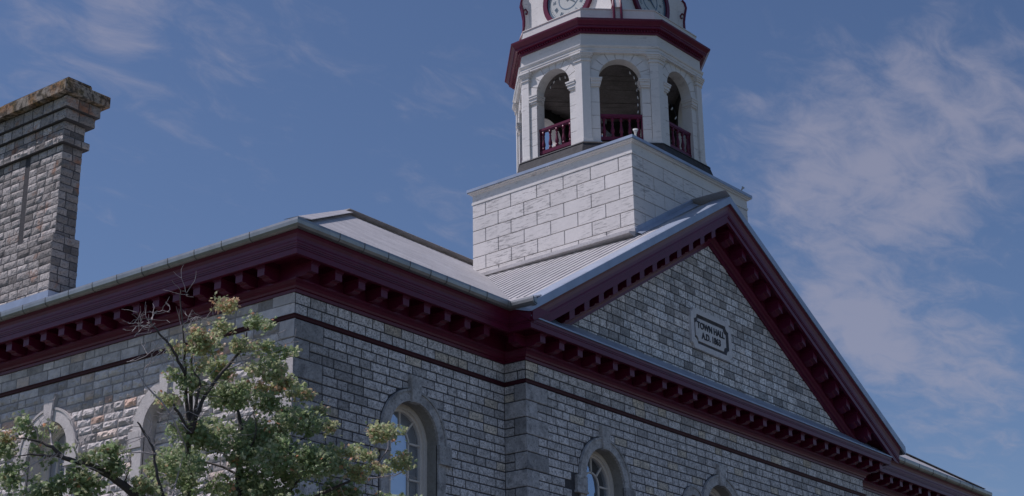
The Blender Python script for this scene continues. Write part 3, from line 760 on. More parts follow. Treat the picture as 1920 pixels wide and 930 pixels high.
# ---------------------------------------------------------------- tower
TC = Vector((14.416, 2.423, 0)); TR = R(-2.967)
def tf(deg, rad):
    th = R(deg)+TR; n = Vector((math.cos(th), math.sin(th), 0)); u = Vector((-math.sin(th), math.cos(th), 0))
    return frame_map(TC+n*rad, u, n)
def tl(x, y, z=0):
    return TC+Vector((x*math.cos(TR)-y*math.sin(TR), x*math.sin(TR)+y*math.cos(TR), z))
TH = 2.684
def sq(h): return [tuple(tl(x*h, y*h)[:2]) for x, y in ((-1, -1), (1, -1), (1, 1), (-1, 1))]
def octa(r, n=8): return [tuple((tl(r/math.cos(math.pi/8)*math.cos(math.pi/8+k*math.pi/4), r/math.cos(math.pi/8)*math.sin(math.pi/8+k*math.pi/4)))[:2]) for k in range(8)]
mb = MB(); mb.prism([(*p, 2.5) for p in sq(TH)], [(*p, 7.0) for p in sq(TH)])
tb = part(mb, 'tower_base', 'groove', label='square white boarded base under the belfry')
bl = MB()
def sid_col(x, z): v = rnd.uniform(.93, 1.05); return (v, v, v)
for dg in (180, 270, 0, 90):
    P = tf(dg, TH); z = 6.705; k = 0
    while z > 3.3:
        u = -TH; first = True
        while u < TH-.01:
            w = .9 if (not first or k % 2) else .45
            first = False
            if TH-(u+w) < .2: w = TH-u
            a, b, c, d = u+(.009 if u > -TH+.01 else -.014), min(u+w, TH)-(.009 if u+w < TH-.02 else -.014), z-.385+.009, z-.009; v = rnd.uniform(.94, 1.04)
            g = .008
            bl.prism([P(a, c, -.01), P(b, c, -.01), P(b, d, -.01), P(a, d, -.01)], [P(a, c, .012), P(b, c, .012), P(b, d, .012), P(a, d, .012)], (v, v, v), (False, False))
            bl.prism([P(a, c, .012), P(b, c, .012), P(b, d, .012), P(a, d, .012)], [P(a+g, c+g, .02), P(b-g, c+g, .02), P(b-g, d-g, .02), P(a+g, d-g, .02)], (v, v, v), (False, True))
            u += w
        z -= .385; k += 1
bl.build('siding', 'siding', tb)
mb = MB(); sweep(mb, sq(TH), [(0, 6.70), (.035, 6.705), (.035, 6.77), (.018, 6.78), (.018, 6.99), (.07, 7.0), (.075, 7.03), (.121, 7.04), (.121, 7.138)], closed=True)
mb.prism([(*p, 7.05) for p in sq(TH+.121)], [(*p, 7.14) for p in sq(TH+.121)])
mb.build('cap', 'white', tb)
mb = MB(); sweep(mb, sq(TH), [(.122, 7.07), (.135, 7.07), (.135, 7.15), (.0, 7.165)], closed=True); mb.build('cap_flashing', 'flash', tb)
mb = MB(); P = tf(180, TH)
mb.box(P, -TH-.05, TH+.04, 4.50, 4.66, 0, .06); mb.prism([P(-TH-.05, 4.56, .05), P(-TH-.05, 4.50, .30), P(-TH-.05, 4.46, .30), P(-TH-.05, 4.40, .03)], [P(TH+.04, 4.56, .05), P(TH+.04, 4.50, .30), P(TH+.04, 4.46, .30), P(TH+.04, 4.40, .03)])
mb.build('flashing', 'roof', tb)
mb = MB(); P = tf(270, TH)
def fz(u): return TOP(P(u, 0).x)
for a, b in ((-TH-.02, -.05), (.1, TH)):
    mb.prism([P(a, fz(a)-.1, 0), P(a, fz(a)-.1, .05), P(a, fz(a)+.21, .05), P(a, fz(a)+.25, 0)], [P(b, fz(b)-.1, 0), P(b, fz(b)-.1, .05), P(b, fz(b)+.21, .05), P(b, fz(b)+.25, 0)])
    mb.prism([P(a, fz(a)+.1, .05), P(a, fz(a)+.02, .22), P(a, fz(a)-.0, .22)], [P(b, fz(b)+.1, .05), P(b, fz(b)+.02, .22), P(b, fz(b)-.0, .22)])
mb.build('flashing', 'flash', tb)

# belfry
RWL, RP = 2.42, 2.50; TAN = math.tan(math.pi/8)
mb = MB(); a, b = octa(2.72), octa(2.60); mb.prism([(*p, 7.12) for p in a], [(*p, 7.50) for p in b]); mb.prism([(*p, 7.50) for p in octa(2.62)], [(*p, 7.55) for p in octa(2.58)])
bf = part(mb, 'belfry', 'curb', label='open octagonal white belfry with arched openings and a dark curb')
OH, SPR = .575, 9.47
wlm, lin = MB(), MB()
for k in range(8):
    P = tf(k*45, RWL); hw = RWL*TAN
    wall_sheet(wlm, P, -hw, hw, 7.54, 10.6, [(0, OH, SPR)])
    for j in range(20):
        t0, t1 = math.pi*j/20, math.pi*(j+1)/20
        wlm.face([P(OH*math.cos(t), SPR+OH*math.sin(t), n) for t, n in ((t0, 0), (t1, 0), (t1, -.3), (t0, -.3))])
    for s in (-1, 1): wlm.face([P(s*OH, SPR, 0), P(s*OH, SPR, -.3), P(s*OH, 7.54, -.3), P(s*OH, 7.54, 0)])
    Pi = tf(k*45, RWL-.3); hi_ = (RWL-.3)*TAN; wall_sheet(lin, Pi, -hi_, hi_, 7.5, 10.6, [(0, OH, SPR)])
wlm.build('arcade_wall', 'white', bf); 
lin.prism([(*p, 7.45) for p in octa(2.2)], [(*p, 7.5) for p in octa(2.2)]); lin.build('shade_lining', 'darkm', bf)  # lining added inside the white walls, its dark colour stands for interior shade
for k in range(8):
    P = tf(k*45, RWL); mb = MB()
    nv = 9
    for j in range(nv):                     # separate voussoirs
        t0, t1 = math.pi*j/nv+.014, math.pi*(j+1)/nv-.014
        ring(mb, P, 0, SPR, OH-.003, .83, -.25, .028, 3, t0, t1)
    for s in (-1, 1):
        z = 7.60; hs_ = [.34, .38, .38, .38]
        while z < 9.10:
            h = min(.385, 9.22-z); e = sorted((s*(OH-.003), s*.80)); mb.box(P, e[0], e[1], z+.006, z+h-.006, -.25, .028); z += .385
        for o_, z0, z1 in ((.02, 9.22, 9.27), (.045, 9.27, 9.36), (.07, 9.36, 9.42), (.085, 9.42, 9.462)):
            e = sorted((s*(OH-o_), s*.80)); mb.box(P, e[0], e[1], z0, z1, -.25, .028+o_)
        e = sorted((s*(OH-.02), s*.80)); mb.box(P, e[0], e[1], 7.545, 7.60, -.27, .05)
    mb.build('arch', 'white', bf)
for k in range(8):                          # corner pilasters
    th = math.pi/8+k*math.pi/4; mb = MB()
    def ctn(ap, deg_side, inner):           # plan of an angle pilaster at apothem ap
        c_ = tl(ap/math.cos(math.pi/8)*math.cos(th), ap/math.cos(math.pi/8)*math.sin(th))
        fa, fb = tf(k*45, ap), tf((k+1)*45, ap)
        return fa(inner_u(ap, inner), 0), c_, fb(-inner_u(ap, inner), 0)
    inner_u = lambda ap, i: i
    def pil(ap, inner, z0, z1, ap2=None, inner2=None):
        ap2 = ap2 or ap; inner2 = inner2 if inner2 is not None else inner
        def pl(ap_, inn, z):
            p0, p1, p2 = ctn(ap_, 0, inn); q0, q1, q2 = tf(k*45, RWL-.02)(inn, 0), tl((RWL-.02)/math.cos(math.pi/8)*math.cos(th), (RWL-.02)/math.cos(math.pi/8)*math.sin(th)), tf((k+1)*45, RWL-.02)(-inn, 0)
            return [(v.x, v.y, z) for v in (p0, p1, p2, q2, q1, q0)]
        mb.prism(pl(ap, inner, z0), pl(ap2, inner2, z1))
    pil(RP+.035, .775, 7.545, 7.62); pil(RP+.015, .79, 7.62, 7.68); pil(RP, .81, 7.68, 9.95)
    for o_, z0, z1 in ((.03, 9.95, 9.985), (.012, 9.985, 10.05), (.05, 10.05, 10.09), (.075, 10.09, 10.14), (.10, 10.14, 10.19)): pil(RP+o_, .81-o_, z0, z1)
    mb.build('pilaster', 'white', bf)
mb = MB(); sweep(mb, octa(RP), [(-.15, 10.192), (.03, 10.192), (.03, 10.25), (.045, 10.255), (.045, 10.33), (.07, 10.34), (.085, 10.38), (.085, 10.40), (.0, 10.42), (.0, 10.76)], closed=True)
mb.build('entablature', 'white', bf)
mb = MB(); sweep(mb, octa(RP), [(-.02, 10.755), (.035, 10.755), (.04, 10.80), (.055, 10.805), (.055, 10.87), (.17, 10.872), (.18, 10.88), (.18, 10.93), (.20, 10.935), (.205, 10.955), (.235, 10.99), (.27, 11.03), (.295, 11.045), (.30, 11.09), (-.1, 11.10)], closed=True)
tc_ = mb.build('belfry_cornice', 'maroon', bf)
mb = MB()
for k in range(8):
    P = tf(k*45, RP+.055); hw = (RP+.08)*TAN; n = 26
    mb.box(P, -hw+.03, hw-.03, 10.862, 10.8705, -.01, .045)
    for j in range(n):
        u = -hw+(j+.5)*2*hw/n; mb.box(P, u-.022, u+.022, 10.81, 10.868, -.01, .05)
mb.build('dentils', 'maroon', bf)
mb = MB(); sweep(mb, octa(2.44), [(.0, 11.08), (.0, 11.53), (.02, 11.535), (.02, 11.56), (-.4, 11.60)], closed=True); mb.prism([(*p, 11.5) for p in octa(2.3)], [(*p, 11.58) for p in octa(2.3)]); mb.build('blocking_course', 'white', bf)
mb = MB()       # ceiling boards
P = lambda u, z, n=0: tl(u*.707-n*.707, u*.707+n*.707, z)
u = -2.3
while u < 2.3:
    lim = min(2.25, 2.25*1.414-max(abs(u), abs(u+.28))-.03)
    mb.box(P, max(u+.006, -2.25), min(u+.28, 2.25), 10.32+rnd.uniform(0, .012), 10.35, -lim, lim); u += .29
mb.build('ceiling', 'ceil', bf)
mb = MB(); mb.prism([(*p, 10.36) for p in octa(2.3)], [(*p, 10.40) for p in octa(2.3)]); mb.build('ceiling_deck', 'darkm', bf)
# balustrades
BAL = [(.045, 0), (.045, .07), (.03, .085), (.04, .11), (.055, .16), (.05, .21), (.032, .30), (.026, .36), (.036, .39), (.026, .41), (.03, .46), (.045, .47), (.045, .55)]
for k in range(8):
    P = tf(k*45, RWL-.10); mb = MB()
    mb.box(P, -OH+.003, OH-.003, 8.38, 8.45, -.05, .05); mb.box(P, -OH+.003, OH-.003, 8.345, 8.38, -.035, .035); mb.box(P, -OH+.003, OH-.003, 7.70, 7.80, -.04, .04)
    for s_ in (-1, 1): mb.box(P, s_*(OH-.02)-.018, s_*(OH-.02)+.018, 7.70, 8.40, -.03, .03)
    bs = mb.build('balustrade', 'maroon', bf)
    for j in range(5):
        u = -.46+.23*j; q = MB(); q.lathe(P(u, 7.80, 0), BAL, 10); 
        # third level is the limit: balusters sit beside their rail under the belfry
        o = q.build('baluster', 'maroon', bf, smooth=True)
mb = MB()       # bell frame timbers
P = lambda u, z, n=0: tl(u, n, z)
for x in (-.8, .8):
    mb.tube([tl(x, -1.5, 7.5), tl(x, -.2, 8.9)], .07, 4); mb.tube([tl(x, 1.5, 7.5), tl(x, .2, 8.9)], .07, 4); mb.box(P, x-.08, x+.08, 7.5, 7.66, -1.7, 1.7)
    mb.box(P, x-.07, x+.07, 8.85, 9.0, -.5, .5)
mb.build('bell_frame', 'ceil', bf)
mb = MB(); mb.lathe(tl(0, 0, 7.95), [(.50, 0), (.47, .06), (.38, .2), (.31, .45), (.28, .65), (.18, .76), (.05, .80), (.05, .95)], 20); mb.tube([tl(-.85, 0, 8.93), tl(.85, 0, 8.93)], .05, 8); mb.build('bell', 'darkm', bf, smooth=True)

# clock stage
CH = 1.60
mb = MB(); mb.prism([(*p, 11.5) for p in sq(CH)], [(*p, 14.6) for p in sq(CH)]); sweep(mb, sq(CH), [(0, 14.3), (.05, 14.32), (.05, 14.5), (.25, 14.6), (.25, 14.75), (0, 14.85)], closed=True)
for k in range(6):
    pass
ck = part(mb, 'clock_stage', 'white', label='square white clock stage above the belfry')
mb = MB(); mb.lathe(tl(0, 0, 14.75), [(1.7, 0), (1.6, .5), (1.25, 1.1), (.75, 1.5), (.3, 1.75), (.12, 2.2), (.02, 3.4)], 24); mb.build('dome', 'maroon', ck, smooth=True)
CZ = 12.60
for dg in (180, 270, 0, 90):
    P = tf(dg, CH)
    d = MB(); d.prism([P(.70*math.cos(2*math.pi*j/48), CZ+.70*math.sin(2*math.pi*j/48), -.01) for j in range(48)], [P(.70*math.cos(2*math.pi*j/48), CZ+.70*math.sin(2*math.pi*j/48), .03) for j in range(48)])
    for j in range(60): pass
    dl = d.build('clock_dial', 'dial', ck)
    f_ = MB(); ring(f_, P, 0, CZ, .74, .88, 0, .10, 48, 0, 2*math.pi); o = f_.build('dial_frame', 'maroon', ck)
    f_ = MB(); ring(f_, P, 0, CZ, .685, .74, 0, .05, 48, 0, 2*math.pi); f2_ = MB(); ring(f2_, P, 0, CZ, .335, .365, .03, .036, 40, 0, 2*math.pi); f2_.build('inner_ring', 'dialb', ck)
    for j in range(60):
        t = 2*math.pi*j/60; r_ = .645; s_ = .010
        f_.box(P, r_*math.cos(t)-s_, r_*math.cos(t)+s_, CZ+r_*math.sin(t)-s_, CZ+r_*math.sin(t)+s_, .028, .034)
    f_.build('minute_ring', 'dialb', ck)
    h_ = MB()
    for ang, L, w in ((R(90-132), .30, .03), (R(90-60), .55, .022)):
        dd = Vector((math.cos(ang), math.sin(ang))); nn = Vector((-dd.y, dd.x))*w; q = [(-dd*.1+nn), (dd*L+nn*.3), (dd*L-nn*.3), (-dd*.1-nn)]
        h_.prism([P(v.x, CZ+v.y, .045) for v in q], [P(v.x, CZ+v.y, .055) for v in q])
    h_.build('hands', 'dialb', ck)
    for j, s in enumerate(['XII', 'I', 'II', 'III', 'IIII', 'V', 'VI', 'VII', 'VIII', 'IX', 'X', 'XI']):
        t = R(90-30*j); mw = on_wall(P, .50*math.cos(t), CZ+.50*math.sin(t), .034) @ Matrix.Rotation(t-R(90), 4, 'Z')
        text_mesh('numeral', s, .15, 'dialb', ck, mw, .003, .7)
# scroll consoles on the four corners of the clock stage
CON = [(2.52, 11.10), (2.52, 11.35), (2.50, 11.60), (2.44, 11.78), (2.36, 12.0), (2.32, 12.25), (2.32, 12.5), (2.36, 12.75), (2.40, 12.95), (2.37, 13.1), (2.30, 13.2)]
for dg in (225, 135, 315, 45):
    P = tf(dg, 0); mb = MB()
    cons = [(r, z) for r, z in CON if z > 11.5] 
    pts = [(2.1, 11.57)]+[(2.46, 11.57)]+cons+[(2.1, 13.2)]
    mb.prism([P(-.09, z, r) for r, z in pts], [P(.09, z, r) for r, z in pts]); co = mb.build('scroll_console', 'white', ck)
    mb = MB()
    for s in (-.10, .10):
        mb.tube([P(s, z, r) for r, z in CON], .035, 6)
        mb.tube([P(s*1.1, z, r) for r, z in [(2.40, 11.72), (2.32, 11.78), (2.25, 11.84), (2.2, 11.95), (2.22, 12.02), (2.27, 12.0)]], .022, 6)
        mb.tube([P(s*1.1, z, r) for r, z in [(2.38, 11.76), (2.30, 11.72), (2.22, 11.72), (2.18, 11.66)]], .02, 6)
        mb.tube([P(s*1.1, z, r) for r, z in [(2.34, 12.55), (2.33, 12.72), (2.27, 12.76), (2.22, 12.68), (2.24, 12.6), (2.28, 12.62)]], .024, 6)
    mb.build('console_edge', 'maroon', ck)

# ---------------------------------------------------------------- small things on the tower
def flood(loc, yaw, label, s=1.0):
    e = empty('floodlight', loc, label, 'floodlight', 'floodlights on the tower ledge')
    e.scale = (s, s, s); mb = MB(); mb.lathe((0, 0, 0), [(.05, 0), (.05, .02), (.018, .03), (.018, .12)], 10); mb.build('bracket', 'bulb', e, smooth=True)
    d = Vector((math.cos(yaw)*.75, math.sin(yaw)*.75, .66)).normalized(); mb = MB()
    p = Vector((0, 0, .12)); mb.tube([p-d*.02, p+d*.05, p+d*.12, p+d*.2, p+d*.21], [.03, .035, .045, .085, .085], 14); mb.build('lamp_head', 'bulb', e, smooth=True)
    mb = MB(); mb.tube([p+d*.211, p+d*.216], [.075, .07], 14); mb.build('lens', 'dial', e, smooth=True)
flood(tuple(tl(-2.45, -2.66, 7.165)), R(215), 'white floodlight on the front corner of the tower ledge below the middle arch', .85)
flood(tuple(tl(2.45, -2.70, 7.165)), R(260), 'small pale floodlight at the far right end of the tower ledge', .55)
def lights(P, pts, label):
    e = empty('string_light', P(pts[0][0], pts[0][1], pts[0][2]), label, 'string light', 'strings of small white bulbs in the belfry arches')
    o = Vector(e.location); mb = MB(); V = [P(*p)-o for p in pts]; mb.tube(V, .008, 5); mb.build('cable', 'black', e)
    for a, b in zip(V[:-1], V[1:]):
        p = (a+b)/2; d = Vector((rnd.uniform(-.4, .4), rnd.uniform(-.4, .4), -1)).normalized(); bl_ = MB(); bl_.tube([p, p+d*.03, p+d*.07, p+d*.09], [.010, .017, .019, .007], 6); bl_.build('bulb', 'bulb', e)
arc = lambda a0, a1, r, n: [(r*math.cos(R(a0+(a1-a0)*k/n)), SPR+r*math.sin(R(a0+(a1-a0)*k/n)), -.34) for k in range(n+1)]
lights(tf(225, RWL), arc(60, 0, .52, 3)+[(.52, 9.25, -.33), (.5, 9.0, -.33), (.53, 8.8, -.33), (.5, 8.6, -.33)], 'string of bulbs down the right side of the middle belfry arch')
lights(tf(180, RWL), arc(150, 40, .5, 5), 'string of bulbs under the sunlit left belfry arch')
lights(tf(270, RWL), [(-.4, 9.2, -.33), (-.3, 9.6, -.35), (-.2, 9.35, -.4), (-.05, 9.2, -.4), (.15, 9.3, -.38), (.3, 9.1, -.35), (.4, 8.8, -.33)], 'string of bulbs sagging in the right belfry arch')

# ---------------------------------------------------------------- tree
LIMBS=[[(0.15,2.07,0,0.194),(0.03,4.01,0,0.149),(0.01,5.38,0,0.082),(-0,5.88,0,0.052),(-0.02,6.38,0,0.045),(-0.03,6.81,0.1,0.030),(-0.1,7.1,0.2,0.019)],
[(0.05,3.68,0,0.104),(-0.34,4.59,0.2,0.075),(-0.64,5.45,0.3,0.052),(-0.69,6.25,0,0.037),(-0.6,6.62,-0.5,0.033)],
[(-0.59,6.58,-0.6,0.030),(-0.64,6.97,-0.6,0.026),(-0.66,7.38,-0.7,0.019),(-0.69,7.67,-0.7,0.013),(-0.73,8.08,-0.8,0.010),(-0.77,8.44,-0.8,0.007),(-0.7,8.47,-0.8,0.005),(-0.65,8.41,-0.8,0.004)],
[(-0.56,6.6,-0.6,0.034),(-0.61,7.14,-0.5,0.027),(-0.65,7.46,-0.4,0.019),(-0.64,7.76,-0.4,0.011)],
[(-0.56,6.6,-0.6,0.022),(-0.5,6.91,-0.7,0.021),(-0.46,7.06,-0.8,0.019),(-0.43,7.24,-0.8,0.013),(-0.52,7.36,-0.9,0.009)],
[(-0.55,6.6,-0.6,0.030),(-0.48,6.9,-0.6,0.026),(-0.35,7.25,-0.5,0.024),(-0.21,7.49,-0.4,0.022),(-0.09,7.71,-0.3,0.019),(0.03,7.92,-0.2,0.015),(0.04,8.1,-0.2,0.010)],
[(-0.17,7.51,-0.4,0.011),(0.18,7.72,-0.2,0.008),(0.51,7.9,0,0.005)],
[(-0.04,7.76,-0.3,0.010),(0.3,7.87,-0.1,0.007),(0.72,8.01,0,0.004)],
[(0.04,7.92,-0.2,0.010),(0.28,8.08,0,0.007),(0.52,8.2,0.1,0.004)],
[(-0.65,7.34,-0.7,0.022),(-0.74,7.53,-0.8,0.019),(-0.81,7.65,-0.9,0.018),(-0.9,7.76,-0.9,0.015),(-1,7.88,-1,0.013),(-1.09,7.98,-1,0.010),(-1.1,8.04,-1,0.007),(-1.19,8.01,-1.1,0.006),(-1.27,8.11,-1.1,0.004)],
[(-1.09,8.03,-1,0.007),(-1.07,8.15,-0.9,0.005),(-0.97,8.18,-0.9,0.004),(-0.9,8.19,-0.8,0.003)],
[(-1.08,7.94,-1,0.007),(-1.21,7.92,-1.1,0.005),(-1.27,7.81,-1.2,0.003)],
[(-1.12,7.97,-1,0.005),(-1.2,7.86,-1.1,0.004),(-1.24,7.75,-1.2,0.003)],
[(-1.18,8,-1,0.005),(-1.27,7.91,-1.2,0.004),(-1.34,7.93,-1.2,0.003)],
[(-0.84,7.69,-0.9,0.007),(-1.01,7.62,-1,0.006),(-1.18,7.47,-1.1,0.004),(-1.33,7.43,-1.1,0.003)],
[(-0.88,7.65,-0.9,0.006),(-0.97,7.5,-1,0.004),(-1.14,7.37,-1,0.003)],
[(-0.93,7.62,-0.9,0.004),(-1.04,7.48,-1,0.004),(-1.1,7.3,-1,0.003)],
[(-0.69,7.9,-0.8,0.005),(-0.61,8.11,-0.7,0.004),(-0.53,8.17,-0.6,0.004),(-0.4,8.14,-0.6,0.003)],
[(-0.71,8.01,-0.8,0.004),(-0.63,8.08,-0.8,0.004),(-0.54,8.16,-0.7,0.003)],
[(-0.57,7.85,-0.6,0.006),(-0.58,8.15,-0.6,0.005),(-0.48,8.19,-0.5,0.004),(-0.41,8.29,-0.5,0.003)],
[(-0.6,6.6,-0.6,0.022),(-0.67,6.78,-0.8,0.021),(-0.73,6.87,-1,0.016)],
[(-0.6,6.36,-0.6,0.011),(-0.67,6.58,-1,0.012),(-0.8,6.81,-1.1,0.011),(-1,7.03,-1.2,0.011),(-1.16,7.24,-1.3,0.007)],
[(-0.59,5.56,-0.6,0.026),(-0.81,5.71,-0.9,0.022),(-0.89,6.03,-1,0.019),(-0.93,6.24,-1,0.018),(-0.97,6.34,-1,0.016),(-1.04,6.46,-1.1,0.015),(-1.13,6.6,-1.2,0.010)],
[(-1.18,6.21,-1.2,0.007),(-1.04,6.22,-1.1,0.009),(-0.91,6.23,-1,0.011)],
[(-0.71,5.64,-0.9,0.013),(-0.59,6.28,-0.8,0.007)],
[(-0.21,4.45,-0.3,0.097),(-0.67,5.22,-0.6,0.075),(-1.11,5.65,-0.9,0.052),(-1.34,5.87,-1,0.049),(-1.51,5.97,-1.1,0.045),(-1.8,6.08,-1.2,0.036),(-2.01,6.14,-1.3,0.028),(-2.13,6.25,-1.4,0.022),(-2.3,6.31,-1.4,0.016),(-2.45,6.33,-1.5,0.010),(-2.55,6.35,-1.5,0.006)],
[(-2.05,6.15,-1.3,0.019),(-2.2,6.12,-1.5,0.015),(-2.41,6.1,-1.6,0.008),(-2.53,6.04,-1.7,0.004)],
[(-2.13,6.25,-1.4,0.015),(-2.19,6.43,-1.3,0.013),(-2.22,6.53,-1.3,0.011),(-2.22,6.77,-1.2,0.007),(-2.2,6.96,-1.2,0.004)],
[(-2.3,6.31,-1.4,0.010),(-2.31,6.42,-1.5,0.008),(-2.38,6.56,-1.6,0.005)],
[(-1.84,6.13,-1.2,0.011),(-1.91,6.27,-1.1,0.011),(-1.9,6.37,-1.1,0.010),(-1.99,6.6,-1,0.007),(-2.07,6.72,-1,0.004)],
[(-0.88,5.55,-0.7,0.030),(-1.06,5.71,-0.9,0.024),(-1.25,5.85,-1,0.016),(-1.25,6,-1,0.011),(-1.22,6.11,-1,0.009),(-1.27,6.23,-0.9,0.006)],
[(-2.17,6.1,-1.5,0.008),(-2.29,5.98,-1.6,0.007),(-2.38,5.89,-1.7,0.004)],
[(-1.51,5.97,-1.1,0.011),(-1.58,5.98,-1.3,0.007),(-1.75,5.99,-1.4,0.006),(-1.96,5.95,-1.5,0.004)],
[(-0.03,6.74,0.1,0.015),(0.07,7.02,0.2,0.011),(0.23,7.23,0.3,0.007),(0.41,7.49,0.3,0.004)],
[(-0.01,6.35,0,0.019),(0.16,6.49,-0.2,0.015),(0.24,6.74,-0.3,0.009),(0.19,6.96,-0.3,0.005)],
[(-0.01,6.24,0,0.015),(-0.1,6.32,-0.3,0.011),(-0.24,6.38,-0.5,0.007),(-0.36,6.32,-0.6,0.004)],
[(-0,5.67,0,0.045),(0.5,5.75,0.1,0.037),(1.03,5.92,0.2,0.025),(1.33,6.05,0.2,0.019),(1.54,6.16,0.3,0.015),(1.76,6.29,0.3,0.010),(1.93,6.53,0.3,0.004)],
[(1.54,6.16,0.3,0.010),(1.92,6.2,0.4,0.007),(2.18,6.26,0.4,0.004)],
[(0.5,5.75,0.1,0.019),(0.79,6.08,0,0.015),(0.87,6.21,0,0.011),(1.06,6.35,0.1,0.007)],
[(-0.01,6.09,0,0.022),(0.3,6.37,0.3,0.016),(0.71,6.69,0.4,0.011),(0.99,6.93,0.5,0.005)],
[(-0.01,6.17,0,0.019),(-0.42,6.38,0.3,0.015),(-0.79,6.46,0.3,0.009),(-0.99,6.32,0.3,0.005)],
[(1.75,6.28,0.3,0.004),(2,6.36,0.3,0.004),(2.22,6.16,0.3,0.003)]]
